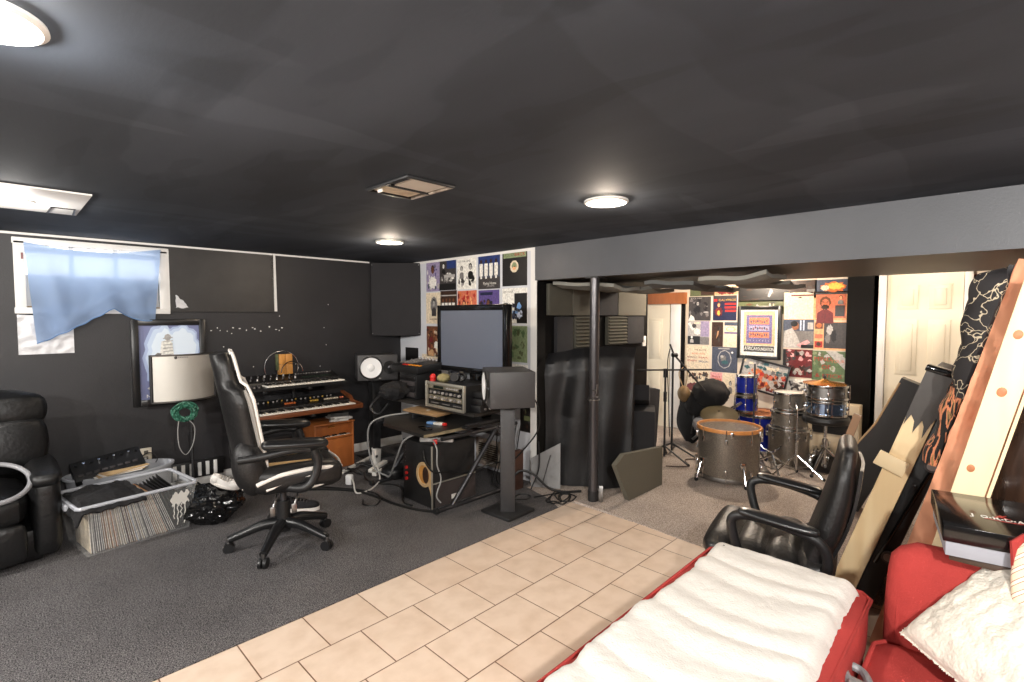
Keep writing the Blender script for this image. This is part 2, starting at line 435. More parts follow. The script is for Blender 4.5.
# window wall with an opening for the high basement window
WX0, WX1, WZ0, WZ1 = .17, .98, 1.57, 2.03
b = MB(); t = .16; yc = YA+t/2
b.box(((X0+WX0)/2, yc, ZC/2), (WX0-X0, t, ZC), dark_wall); b.box(((WX1+3.5)/2, yc, ZC/2), (3.5-WX1, t, ZC), dark_wall)
b.box(((WX0+WX1)/2, yc, WZ0/2), (WX1-WX0, t, WZ0), dark_wall); b.box(((WX0+WX1)/2, yc, (WZ1+ZC)/2), (WX1-WX0, t, ZC-WZ1), dark_wall)
# chips where the paint has come off
for k in range(16):
    x = 1.36+.042*k+rnd.uniform(-.02, .02); z = 1.375+.02*sin(k*1.7)+rnd.uniform(-.008, .008)
    if k in (6, 11): continue
    b.ball((x, YA, z), (rnd.uniform(.004, .011), .0015, rnd.uniform(.004, .009)), white_paint, 8, 4)
for x, z in ((1.45, 1.22), (1.95, 1.5), (2.4, 1.38), (1.7, 1.02), (2.45, 1.62), (2.1, 1.02), (1.55, .9), (2.35, .98), (1.52, 1.34), (2.42, 1.2)): b.ball((x, YA, z), (.005, .0015, .005), white_paint, 8, 4)
struct('wall_left', b)
b = MB(); b.box((XB+.08, (2.952+YA)/2, ZC/2), (.16, YA-2.952, ZC), white_wall); struct('wall_records', b)
# black end of that wall and the side wall of the drum corner
b = MB(); b.box(((3.338+5.25)/2, 3.02, ZC/2), (5.25-3.338, .15, ZC), black_paint); b.box((3.336, 2.944, .9), (.02, .012, 1.8), black_paint); struct('wall_alcove_side', b)
b = MB(); b.box((5.8, 4.3, ZC/2), (1.2, .1, ZC), black_paint); struct('wall_alcove_far', b)
b = MB(); b.box((XC+.05, (Y0+4.3)/2, ZC/2), (.1, 4.3-Y0, ZC), cream_wall); struct('wall_back', b)
b = MB(); b.box(((X0+XC)/2, Y0-.05, ZC/2), (XC-X0, .1, ZC), dark_wall); struct('wall_right', b)
b = MB(); b.box((X0-.05, (Y0+YA)/2, ZC/2), (.1, YA-Y0, ZC), dark_wall); struct('wall_behind', b)
# dropped beam with its wide underside
b = MB(); b.box((3.3+.01, (Y0+2.94)/2, (1.81+ZC)/2), (.02, 2.94-Y0, ZC-1.81), beam_paint)
b.box((4.05, (Y0+2.94)/2, (1.812+ZC)/2), (1.46, 2.94-Y0, ZC-1.812), soffit_paint); struct('trim_1', b)
# thin white edges: top of the window wall, end of the record wall, baseboards
b = MB(); b.box(((X0+2.93)/2, YA-.006, ZC-.008), (2.93-X0, .012, .016), white_paint); struct('trim_2', b)
b = MB(); b.box((XB-.004, 4.0, ZC-.012), (.01, 2.12, .024), white_paint); b.box((XB-.004, 2.975, ZC/2), (.012, .07, ZC), white_paint); struct('trim_3', b)
b = MB(); b.box(((X0+3.33)/2, YA-.008, .05), (3.33-X0, .016, .09), white_paint, bev=.004); struct('baseboard_left', b)
# black painted post boards on the back wall
b = MB(); b.box((XC-.03, 1.065, .96), (.06, .27, 1.92), black_paint); struct('trim_4', b)
b = MB(); b.box((XC-.02, 3.03, .9), (.03, .045, 1.74), black_paint); struct('trim_5', b)

# doors on the back wall: six panels each
def panel_door(name, y0, y1, z1, frame_l, frame_r, knob):
    b = MB(); w = y1-y0
    b.box((XC-.02, (y0+y1)/2, z1/2), (.035, w, z1), door_paint)
    sw = .11*w/.76; pw = (w-3*sw)/2
    for zz0, zz1 in ((.2, .78), (.92, 1.46), (1.57, 1.80)):
        if zz1 > z1: continue
        for i in range(2):
            yy = y0+sw+i*(pw+sw)+pw/2
            b.box((XC-.041, yy, (zz0+zz1)/2), (.008, pw, zz1-zz0), door_paint, bev=.004)
            b.box((XC-.045, yy, (zz0+zz1)/2), (.012, pw-.07, zz1-zz0-.07), door_paint, bev=.006)
            for a, c in ((zz0, .012), (zz1, -.012)): b.box((XC-.0385, yy, a), (.006, pw+.02, .012), door_paint, bev=.002)
    o = struct(name, b)
    f = MB()
    if frame_l: f.box((XC-.03, y1+.06, z1/2), (.06, .11, z1), white_paint, bev=.006)
    if frame_r: f.box((XC-.03, y0-.035, z1/2), (.06, .06, z1), white_paint, bev=.006)
    f.build('door_frame', o)
    if knob:
        k = MB(); k.lathe([(0, 0), (.028, 0), (.028, .006), (.011, .01), (.011, .035), (.026, .045), (.028, .06), (.016, .07), (0, .072)], steel, (XC-.04, knob, .95), 20, (0, -pi/2, 0)); k.build('door_knob', o)
    return o
panel_door('door_1', .285, .86, 1.93, True, True, .34)
panel_door('door_2', 3.21, 3.9, 1.66, False, False, None)
b = MB(); b.box((XC-.025, 3.125, .84), (.05, .14, 1.66), white_paint, bev=.005); struct('trim_6', b)
b = MB(); b.box((XC-.035, 3.3, 1.735), (.07, .62, .15), orange_wood); struct('trim_7', b)
b = MB(); b.box((5.17, 2.94, 1.215), (.07, .012, .115), white_paint, bev=.004); b.box((5.17, 2.932, 1.215), (.018, .012, .035), white_paint, bev=.003)
b.build('light_switch', label='white light switch on the black wall beside the cream door', cat='light switch')

# window: timber frame, mullions and panes, daylight outside
wn = MB()
for z in (WZ0-.03, WZ1+.012): wn.box(((WX0+WX1)/2, YA-.005, z), (WX1-WX0+.13, .04, .045), white_paint, bev=.004)
for x in (WX0-.03, WX1+.025): wn.box((x, YA-.005, (WZ0+WZ1)/2), (.06, .04, WZ1-WZ0+.02), white_paint, bev=.004)
wo = struct('window_1', wn)
f = MB()
for x in (.43, .70): f.box((x, YA+.07, (WZ0+WZ1)/2), (.03, .03, WZ1-WZ0), white_paint)
for z in (WZ0+.015, 1.79, WZ1-.045): f.box(((WX0+WX1)/2, YA+.07, z), (WX1-WX0, .035, .04 if z != 1.79 else .03), white_paint)
f.box(((WX0+WX1)/2, YA+.065, 1.68), (WX1-WX0, .012, .22), white_paint)
f.build('window_sash', wo)
quick('window_pane', wo, lambda g: g.box(((WX0+WX1)/2, YA+.08, 1.8), (WX1-WX0, .004, .44), window_glass))
quick('window_sill', wo, lambda g: g.box(((WX0+WX1)/2, YA+.06, WZ0-.005), (WX1-WX0, .12, .015), ply))

# ceiling fittings
def downlight(x, y, r, label, glow, tone):
    o = thing('recessed_light', (x, y, ZC), label, 'ceiling light', 'recessed ceiling lights')
    quick('trim_ring', o, lambda g: g.lathe([(r*.72, -.004), (r*.98, -.004), (r, -.012), (r*.9, -.018), (r*.72, -.012), (r*.72, -.004)], white_paint, (x, y, ZC), 40))
    quick('lamp', o, lambda g: g.lathe([(0, -.016), (r*.4, -.0155), (r*.7, -.011), (r*.74, -.004)], glow, (x, y, ZC), 32))
    return o
downlight(2.23, 3.54, .112, 'glowing warm recessed ceiling light nearest the corner with the records', lamp_glow, 0)
downlight(2.235, 1.50, .115, 'glowing warm recessed ceiling light in front of the grey beam', lamp_glow, 0)
downlight(.0, 1.47, .105, 'large white recessed ceiling light cut off by the top left corner', lamp_white, 0)
p = MB(); p.box((-.125, 3.6, ZC-.004), (.97, .70, .008), white_paint)
p.tube([(.235, 3.94, ZC-.009), (.24, 3.72, ZC-.009), (.335, 3.72, ZC-.009), (.345, 3.93, ZC-.009)], .005, black_plastic, 6)
p.build('ceiling_patch', label='unpainted white ceiling board patch above the window', cat='ceiling panel')
downlight(.08, 3.66, .10, 'small white recessed light in the white ceiling board', lamp_white, 0)
v = thing('ceiling_vent', (1.37, 2.0, ZC), 'rusty white register vent in the black ceiling', 'vent')
rust = mat('rusty_white_metal', rgb(206, 196, 182), .45, .3, var=.4, vscale=14, var2=rgb(96, 74, 58))
def vent_f(g):
    for dx, dy, sx, sy in ((0, .165, .26, .018), (0, -.165, .26, .018), (.122, 0, .018, .33), (-.122, 0, .018, .33)): g.box((1.37+dx, 2.0+dy, ZC-.007), (sx, sy, .014), rust if dx > 0 else black_plastic, bev=.004)
quick('frame', v, vent_f)
quick('duct_plate', v, lambda g: (g.box((1.37, 2.085, ZC-.004), (.19, .13, .006), mat('stained_plate', rgb(236, 220, 196), .5, var=.25, vscale=18)), g.box((1.385, 1.935, ZC-.004), (.18, .15, .006), paper_white)))
quick('divider', v, lambda g: g.box((1.37, 2.015, ZC-.009), (.24, .010, .012), black_plastic))
quick('damper_lever', v, lambda g: g.box((1.275, 2.10, ZC-.016), (.012, .03, .02), paper_white, bev=.003))

# ------------------------------------------------------------------ things on the window wall
def clothf(u, v):
    # u along the top edge, v downwards
    x0, x1 = .165+.03*v, .985-.05*v
    x = x0+(x1-x0)*u
    sag = .05*sin(pi*u)
    top = 2.03-sag+.02*u
    if u < .62: bot = 1.30+.26*(u/.62)**1.15+.004*sin(u*46)
    else: bot = 1.56-.10*sin(pi*(u-.62)/.38*.62)
    z = top+(bot-top)*v
    fold = .022*sin(9*u+3*v)*v+.014*sin(21*u-5*v)*v+.03*v*math.exp(-((u-.12-.10*v)/.06)**2)+.02*math.exp(-((v-1.05+.55*u)/.09)**2)
    return (x+.02*v*(1-u)*.8, YA-.042-max(-.012, fold)-.012*sin(pi*u), z)
b = MB(); b.grid(clothf, 60, 34, blue_cloth)
cl = b.build('window_cloth', label='thin blue cloth pinned over the high basement window', cat='cloth')
quick('care_label', cl, lambda g: g.box((.155, YA-.05, 1.93), (.012, .004, .045), ink('maroon')))
quick('hem', cl, lambda g: g.tube([clothf(u/40., 1.0) for u in range(41)], .004, mat('blue_hem', rgb(104, 138, 184), .85), 6))
b = MB()
b.grid(lambda u, v: (.115+.305*u, YA-.008-.006*noise.noise((u*7, v*7, 1)), 1.22+(.29-.02*u)*v), 24, 24, foil, .003)
b.build('foil_sheet', label='crinkled silver foil sheet taped below the blue window cloth', cat='foil')
bd = MB(); bd.box((1.47, YA-.012, 1.81), (.85, .024, .545), mat('black_board', rgb(44, 42, 41), .42, var=.25, vscale=5)); bd = bd.build('cover_board', label='black painted board covering the second window', cat='board')
wb = MB(); wb.prism([(1.897, 1.545), (1.922, 1.545), (1.915, 2.085), (1.868, 2.085)], 0, .02, white_paint, Matrix(((1, 0, 0, 0), (0, 0, -1, YA-.004), (0, 1, 0, 0), (0, 0, 0, 1))))
struct('trim_8', wb)
wb = MB(); wb.box((1.03, YA-.012, 1.8), (.035, .024, .5), white_paint, bev=.003); struct('trim_9', wb)
fo = thing('mirror_scrap', (1.14, YA-.03, 1.60), 'scuffed bare patch low on the black board beside the blue cloth', 'stain')
# the scuff is flaked foil stuck to the board
quick('flake', fo, lambda g: g.grid(lambda u, v: (1.085+.09*u*(1-.35*v)+.012*noise.noise((u*2, v*3, 4)), YA-.027-.003*noise.noise((u*9, v*9, 2)), 1.57+.11*v*(1-.5*u)+.005*sin(u*9)), 14, 14, foil, .002))
fo['label'] = 'small flaking silver foil scrap on the black window board'; fo['category'] = 'foil'; fo.name = 'foil_scrap'

# framed blue picture
pf = thing('framed_picture', (1.03, YA, .76), 'black framed pale blue stage picture behind the silver shield', 'picture')
def frame_f(g, M, w, h, t, d, m):
    for x in (-w/2+t/2, w/2-t/2): g.box((x, 0, d/2), (t, h, d), m, bev=.004, M=M)
    for y in (-h/2+t/2, h/2-t/2): g.box((0, y, d/2), (w-2*t+.002, t, d), m, bev=.004, M=M)
PM = wallM('A', 1.035, YA, 1.115)
quick('frame', pf, lambda g: frame_f(g, PM, .535, .715, .05, .035, black_satin))  # light added in an unlit fitting to brighten the white ceiling board
def stage(g):
    h = .012
    def r(x0, y0, x1, y1, m, k=0): g.box(((x0+x1)/2, (y0+y1)/2, h+.0006*k), (x1-x0, y1-y0, .0006), m, M=PM)
    def e(cx, cy, rx, ry, m, k): g.prism([(cx+rx*cos(t*pi/14)*(1+.09*sin(t*2.3)), cy+ry*sin(t*pi/14)*(1+.08*cos(t*1.9))) for t in range(28)], h+.0006*k, h+.0006*k+.0004, m, PM)
    r(-.22, -.31, .22, .31, mat('print_dusk', rgb(120, 126, 164), .4, var=.15, vscale=3))
    for q, (rx, ry, c) in enumerate(((.165, .29, (172, 188, 220)), (.15, .265, (200, 216, 238)), (.125, .23, (224, 236, 248)))):
        e(-.055+.01*q, .04, rx*.8, ry, mat('print_glow%d' % q, rgb(*c), .4), 1+q); e(.09, .10, rx*.82, ry*.75, mat('print_glow%d' % q, rgb(*c), .4), 1.3+q)
    # pale performer leaning over an instrument
    g.prism([(-.06, .17), (-.01, .19), (.015, .16), (.03, .02), (.05, -.06), (-.10, -.06), (-.075, .05)], h+.0042, h+.0046, ink('white'), PM)
    e(-.015, .205, .024, .028, ink('lgrey'), 9)
    for q in range(6): g.prism([(-.05, .20-.028*q), (.02, .208-.028*q), (.02, .200-.028*q), (-.05, .192-.028*q)], h+.0060, h+.0062, ink('lgrey'), PM)
    g.prism([(-.115, .055), (-.09, .078), (-.06, .07), (-.075, .04)], h+.0048, h+.005, ink('grey'), PM)
    g.prism([(-.065, -.06), (-.05, -.02), (.0, .005), (.05, -.02), (.075, -.06)], h+.0066, h+.0068, ink('slate'), PM)
    e(-.105, -.215, .06, .016, ink('white'), 6)
    g.text('N I C', .042, ink('white'), PM @ Matrix.Translation((-.128, -.282, h+.004)))
quick('print', pf, stage)

b = MB(); b.box((.843, YA-.004, .345), (.078, .008, .12), mat('almond_plastic', rgb(220, 210, 190), .4), bev=.003)
for z in (.32, .37): b.box((.843, YA-.0085, z), (.03, .004, .028), mat('almond_dark', rgb(90, 84, 76), .5), bev=.003)
b.build('wall_outlet', label='almond wall outlet plate above the oval tub', cat='outlet')
b = MB(); b.box((.815, YA-.045, .235), (.075, .06, .085), mat('almond_plastic', rgb(220, 210, 190), .4), bev=.008); b.cyl((.815, YA-.03, .28), (.84, YA-.012, .325), .008, white_cord)
b.build('power_adapter', label='cream plug-in adapter hanging under the wall outlet', cat='adapter')

# corner bass trap hung across the corner
def bt(g):
    a, c = Vector((2.935, 5.055, 0)), Vector((3.315, 4.66, 0)); d = (c-a); w = d.length; ang = atan2(d.y, d.x)
    M = Matrix.Translation(((a.x+c.x)/2, (a.y+c.y)/2, 1.685)) @ rz(ang)
    g.pillow((0, .045, 0), (w, .09, .81), trap_fabric, bev=.012, puff=.004, cuts=6, M=M)
    for x in (-.26, .26):
        for z in (-.38, .38): g.ball((x, -.002, z), (.006, .004, .006), steel, 8, 5, M=M)
b = MB(); bt(b); b.build('bass_trap', label='charcoal fabric panel hung across the corner beside the record wall', cat='acoustic panel')
# ------------------------------------------------------------------ recliner and the clutter beside it
rc = thing('recliner', (-.33, 4.45, 0), 'black leather recliner armchair cut off by the left edge', 'armchair')
def R(name, f, **k): return quick(name, rc, f, **k)
R('base', lambda g: g.box((-.33, 4.47, .11), (1.0, .62, .20), leather_soft, bev=.03))
for sx in (.172, -.83):
    def arm(g, sx=sx):
        g.pillow((sx+.012*(1 if sx > 0 else -1), 4.42, .29), (.135, .62, .50), leather_soft, bev=.05, puff=.008)
        g.pillow((sx+.01*(1 if sx > 0 else -1), 4.40, .51), (.15, .62, .10), leather_soft, bev=.048, puff=.008)
    R('arm', arm)
R('seat_cushion', lambda g: g.pillow((-.33, 4.36, .36), (.82, .62, .19), leather_soft, bev=.06, puff=.03))
R('footrest', lambda g: g.pillow((-.33, 4.09, .17), (.82, .08, .24), leather_soft, bev=.035, puff=.015))
R('back_cushion', lambda g: g.pillow((-.33, 4.66, .66), (1.05, .22, .36), leather_soft, (-.16, 0, 0), bev=.07, puff=.04))
R('headrest', lambda g: g.pillow((-.33, 4.70, .875), (1.06, .21, .24), leather_soft, (-.16, 0, 0), bev=.075, puff=.035))
hp = MB(); HM = Matrix.Translation((-.05, 4.14, .535)) @ Euler((.52, .0, .2)).to_matrix().to_4x4()
hp.tube([HM @ Vector((.17*cos(t*pi/24), .17*sin(t*pi/24), 0)) for t in range(48)], .014, mat('pale_grey_plastic', rgb(140, 140, 143), .4), 10, True)
hp.build('hoop', label='pale grey plastic hoop lying on the recliner seat', cat='hoop')

# tote of records
TM = place(.605, 4.255, 0, radians(8))
tt = thing('storage_tote', TM @ Vector((0, 0, 0)), 'translucent plastic storage tote packed with records', 'storage box', rz=radians(8))
def tote(g):
    w0, w1, d0, d1, h = .285, .325, .20, .235, .325
    P0 = [(-w0, -d0), (w0, -d0), (w0, d0), (-w0, d0)]; P1 = [(-w1, -d1), (w1, -d1), (w1, d1), (-w1, d1)]
    for k in range(4):
        a, c = P0[k], P0[(k+1) % 4]; e, f = P1[(k+1) % 4], P1[k]
        g.grid(lambda u, v: ((a[0]+(c[0]-a[0])*u)*(1-v)+(f[0]+(e[0]-f[0])*u)*v, (a[1]+(c[1]-a[1])*u)*(1-v)+(f[1]+(e[1]-f[1])*u)*v, .004+h*v), 6, 6, tote_plastic, M=TM)
    g.box((0, 0, .006), (2*w0, 2*d0, .006), tote_plastic, M=TM)
quick('tub', tt, tote)
quick('rim', tt, lambda g: g.tube([(x*.333, y*.243, .328) for x, y in ((-1, -.93), (-.95, -1), (.95, -1), (1, -.93), (1, .93), (.95, 1), (-.95, 1), (-1, .93))], .012, rim_plastic, 8, True, M=TM))
for sx in (-1, 1): quick('handle', tt, lambda g: g.box((sx*.345, 0, .305), (.03, .15, .04), rim_plastic, bev=.01, M=TM))
lp_cols = ['cream', 'tan', 'lgrey', 'white', 'cream', 'tan', 'grey', 'lgrey', 'paleblue', 'brown', 'cream', 'peach', 'tan', 'lgrey', 'white']
protos = {}
for k in range(42):
    c = lp_cols[(k*7+k//5) % len(lp_cols)]
    if k > 37: c = 'dgrey'
    x = -.258+.0112*k
    if c not in protos:
        g = MB(); g.box((0, 0, .1555), (.0042, .311, .311), ink(c)); g.box((0, -.1552, .1555), (.003, .002, .30), ink('white' if c != 'white' else 'lgrey'))
        protos[c] = g.build('record_sleeve', world=False); o = protos[c]
    else:
        o = protos[c].copy(); COL.objects.link(o)
    o.location = TM @ Vector((x, -.03+rnd.uniform(-.01, .01), .013)); o.rotation_euler = (0, radians(-(2+17*k/41.)), radians(8))
    tag(o, 'record sleeve leaning among the tightly packed sleeves in the translucent tote', 'record', 'record sleeves packed in the translucent tote')
def jacket(u, v):
    x = -.33+.37*u; y = -.27+.42*v
    h = .345+.05*sin(pi*min(1, u*1.1))*sin(pi*v)+.02*noise.noise((u*4, v*4, 3))+.01*noise.noise((u*11, v*11, 6))
    if v < .14: h -= .045*(1-v/.14)
    if u < .1: h -= .07*(1-u/.1)
    return (x-.02, y, h)
b = MB(); b.grid(jacket, 36, 30, black_fabric, .012, TM); b.build('folded_jacket', label='black folded cloth jacket on top of the records in the tote', cat='clothing')
for k in range(5):
    g = MB(); g.box((0, 0, .155), (.005, .311, .311), ink('black')); o = g.build('record_sleeve', world=False)
    o.location = TM @ Vector((.222+.011*k, -.03, .022+.004*k)); o.rotation_euler = (radians(2+1.5*k), radians(-20+1.5*k), radians(8))
    tag(o, 'black record sleeve standing at the right end of the translucent tote', 'record', 'black sleeves at the end of the tote')
b = MB()
def torn(u, v):
    z = .28-.085*v-.012*sin(u*19); return (.17+.105*u+.008*sin(v*9), -(.20+.035*z/.325)-.003, z)
b.grid(torn, 14, 8, paper_white, M=TM)
for q in range(4): b.tube([(.19+.022*q+.006*sin(3*k+q), -(.20+.035*(.20-.03*k)/.325)-.003, .20-.03*k*(1 if q % 2 else .7)) for k in range(6)], .0035, paper_white, 5, M=TM)
lb = b.build('torn_label', tt, label='torn white paper label')

# oval tub behind
tb = thing('oval_tub', (.64, 4.80, 0), 'pale grey oval tub behind the tote under the wall outlet', 'tub')
def oval(g):
    pr = [(.88, .0), (.93, .06), (.98, .30), (1.04, .32), (1.04, .335), (.985, .335), (.93, .30), (.88, .02)]
    g.lathe([(r, z) for r, z in pr], rim_plastic, n=40, M=Matrix.Translation((.64, 4.80, 0)) @ Matrix.Diagonal((.33, .19, 1, 1)))
    g.lathe([(0, .01), (.88, .01)], rim_plastic, n=40, M=Matrix.Translation((.64, 4.80, 0)) @ Matrix.Diagonal((.33, .19, 1, 1)))
quick('shell', tb, oval)
mxo = thing('drum_machine', (.58, 4.72, .33), 'black knobbed music device lying tilted across the oval tub', 'music device')
DM = Matrix.Translation((.56, 4.76, .385)) @ Euler((.55, -.13, .05)).to_matrix().to_4x4()
quick('body', mxo, lambda g: g.box((0, 0, 0), (.42, .20, .05), black_plastic, bev=.008, M=DM))
for k in range(9): quick('knob', mxo, lambda g: g.cyl((-.18+.045*k, .05, .024), (-.18+.045*k, .05, .042), .010, chrome if k % 2 else black_satin, .008, 12, M=DM))
for k in range(8): quick('button', mxo, lambda g: g.box((-.17+.046*k, -.05, .027), (.03, .02, .008), ink('dgrey'), bev=.002, M=DM))
b = MB()
for k in range(4): b.box((.60+.012*k, 4.68, .345+.006*k), (.28, .16, .004), ply if k % 2 else paper_white, (0, -.05, .1*k))
b.build('paper_stack', label='loose tan and white papers under the tilted music device', cat='papers')
b = MB(); pts = [(.79, 4.98, .36), (.84, 4.9, .40), (.88, 4.86, .36), (.86, 4.8, .34)]
b.tube(pts, .004, black_cord, 6, smooth=6); b.build('cable', label='short black cable arching from the outlet into the oval tub', cat='cable')

# bin bag, shoe on it
b = MB()
b.ball((1.08, 4.14, .128), (.19, .20, .13), bag_black, 64, 44, fn=lambda v: 1+.20*noise.noise(v*2.1)+.16*abs(noise.noise(v*4))+.08*abs(noise.noise(v*9))+.04*noise.noise(v*18))
b.build('bin_bag', label='glossy black bin bag slumped beside the tote', cat='bag')
def shoe(o, M, up, sole, trim):
    def upper(u, v):
        a = u*2*pi; L = .135
        x = L*cos(a)*(1-.10*v); y = (.045+.006*cos(a))*sin(a)*(1-.45*v*v)
        ht = .095*(.5-.5*cos(a)*1.0)**.7+.03 if cos(a) < .75 else .035
        top = .045+.05*max(0, -cos(a))**.8+.028*max(0, .5-abs(cos(a)-.1))
        return (x-.012*v*cos(a), y, .022+top*v)
    quick('sole', o, lambda g: g.prism([(.142*cos(t*pi/16)*1.0, (.052+.006*cos(t*pi/16))*sin(t*pi/16)) for t in range(32)], 0, .026, sole, M, True))
    def upf(g):
        g.grid(upper, 32, 6, up, M=M)
        g.ball((.065, 0, .032), (.075, .046, .042), up, 18, 10, M=M)
        g.ball((-.085, 0, .05), (.05, .042, .055), up, 16, 8, M=M)
    quick('upper', o, upf)
    quick('laces', o, lambda g: [g.tube([(.05-.022*k, -.028, .062+.008*k), (.05-.022*k, 0, .075+.010*k), (.05-.022*k, .028, .062+.008*k)], .0045, trim, 6, M=M) for k in range(4)])
sh = thing('shoe', (1.10, 4.06, .30), 'white shoe lying on the black bin bag', 'shoe')
shoe(sh, Matrix.Translation((1.14, 4.04, .27)) @ Euler((.5, .28, -.7)).to_matrix().to_4x4() @ Matrix.Scale(.78, 4), mat('white_shoe_leather', rgb(226, 222, 216), .5), white_piping, ink('lgrey'))
sn = thing('sneaker', (1.60, 3.86, 0), 'black sneaker with white sole on the carpet behind the gaming chair', 'shoe')
shoe(sn, place(1.60, 3.84, .006, radians(-38)), black_fabric, white_piping, ink('dgrey'))

# vocal shield on its stand, cable coil hanging below
SHM = Matrix.Translation((1.0, 4.52, 0))
vs = thing('vocal_shield', (1.02, 4.62, 0), 'curved silver vocal shield on a microphone stand', 'microphone shield')
def arc(g):
    def f(u, v):
        a = radians(-128+98*u); rr = .30
        return (.985+rr*cos(a)+.008, 4.80+rr*.95*sin(a), .842+.36*v)
    g.grid(f, 36, 8, silver_shield, .012)
quick('shell', vs, arc)
def sidefoam(g):
    def f(u, v):
        a = radians(-129+100*u); rr = .283
        return (.985+rr*cos(a)+.008, 4.80+rr*.95*sin(a), .85+.344*v)
    g.grid(f, 30, 6, foam_dark, .022)
quick('foam_lining', vs, sidefoam)
def rims(g):
    for z in (.845, 1.2):
        g.tube([(.993+.303*cos(radians(-128+98*k/24.)), 4.80+.303*.95*sin(radians(-128+98*k/24.)), z) for k in range(25)], .007, steel, 6)
    a = radians(-30); g.tube([(.993+.302*cos(a), 4.80+.302*.95*sin(a), .845+.36*k) for k in (0, 1)], .014, black_plastic, 8)
    a = radians(-128); g.tube([(.993+.30*cos(a), 4.80+.30*.95*sin(a), .845+.36*k) for k in (0, 1)], .012, black_plastic, 8)
quick('edge_trim', vs, rims)
def badge(g):
    for k, q in enumerate((-97, -93.4, -91.2, -89, -86.8, -84.6, -82.4)):
        a = radians(q); p = Vector((.993+.305*cos(a), 4.80+.305*.95*sin(a)-.001, 1.183))
        if k == 0: g.ball(p, (.011, .004, .011), ink('dgrey'), 12, 8)
        else: g.box(p, (.007, .003, .006), ink('grey'))
quick('badge', vs, badge)
quick('pole', vs, lambda g: (g.cyl((1.10, 4.74, .06), (1.10, 4.74, 1.0), .011, black_metal), g.cyl((1.10, 4.74, .5), (1.10, 4.74, .56), .018, black_plastic), g.cyl((1.10, 4.74, 1.0), (1.02, 4.56, 1.0), .012, black_metal)))
for k in range(3): quick('leg', vs, lambda g: g.tube([(1.10, 4.74, .16), (1.10+.13*cos(2.1*k+.5), 4.74+.2*sin(2.1*k+.5), .016)], .009, black_metal, 8))
b = MB()
for k in range(11):
    r0 = .062+rnd.uniform(-.012, .014); ox, oz = rnd.uniform(-.010, .010), rnd.uniform(-.010, .010); ph = rnd.uniform(0, 6)
    b.tube([(.995+ox+r0*cos(t*pi/12+ph)*1.05, 4.47+rnd.uniform(-.014, .014)+.01*sin(t), .765+oz+r0*sin(t*pi/12+ph)*.9) for t in range(24)], .0062, green_cord, 6, True)
b.tube([(.93, 4.47, .78), (.965, 4.48, .82), (1.0, 4.49, .845)], .006, green_cord, 6, smooth=5)
b.build('cable_coil', label='coil of green cable hanging under the silver shield', cat='cable')
b = MB(); b.tube([(.955, 4.47, .72), (.945, 4.47, .62), (.955, 4.48, .5), (1.0, 4.5, .43), (1.045, 4.49, .50), (1.06, 4.48, .60), (1.05, 4.47, .66), (1.02, 4.47, .70)], .0035, grey_cord, 6, smooth=6)
b.build('thin_cable', label='thin grey cable looping down from the green coil', cat='cable')
# white slatted floor grille glimpsed behind the bag
g0 = thing('floor_grille', (1.2, 5.05, 0), 'dark floor grille with white bars behind the bin bag', 'grille')
quick('grille_frame', g0, lambda g: g.box((1.16, YA-.03, .155), (.5, .03, .15), black_plastic, bev=.004))
for k in range(7): quick('bar', g0, lambda g: g.box((.97+.062*k, YA-.05, .155), (.028, .012, .12), white_paint, bev=.003))

# ------------------------------------------------------------------ two-tier keyboard stand, synths, organ
KB_SEQ = [0, 1, 0, 1, 0, 0, 1, 0, 1, 0, 1, 0]
def keys(o, n, x0, y0, z0, wkey, L, first=0):
    """white and black piano keys, every key a part; shared meshes"""
    gw = MB(); gw.box((0, L/2, .005), (wkey*.93, L, .012), ivory, bev=.0015); wm_ = None
    gb = MB(); gb.box((0, L*.68, .015), (wkey*.55, L*.62, .014), ebony, bev=.002)
    pw = gw.build('white_key', o, world=False); pb = gb.build('black_key', o, world=False)
    base = Vector(o.location); nw = 0; fw = fb = True
    for k in range(n):
        if KB_SEQ[(k+first) % 12]:
            c = pb if fb else pb.copy()
            if not fb: COL.objects.link(c)
            fb = False; c.location = Vector((x0+nw*wkey, y0, z0))-base
        else:
            c = pw if fw else pw.copy()
            if not fw: COL.objects.link(c)
            fw = False; c.location = Vector((x0+(nw+.5)*wkey, y0, z0))-base; nw += 1
ks = thing('keyboard_stand', (1.93, 4.8, 0), 'black two-tier keyboard stand against the window wall', 'stand')
for x in (1.62, 2.02):
    quick('upright', ks, lambda g: (g.box((x, 4.94, .44), (.04, .03, .82), black_metal, bev=.004), g.box((x, 4.80, .02), (.045, .46, .03), black_metal, bev=.006)))
    quick('lower_arm', ks, lambda g: g.box((x, 4.72, .588), (.035, .42, .024), black_metal, bev=.004))
    quick('upper_arm', ks, lambda g: g.box((x, 4.75, .835), (.035, .36, .025), black_metal, bev=.004))
quick('crossbar', ks, lambda g: g.box((1.82, 4.965, .32), (.44, .02, .05), black_metal, bev=.004))

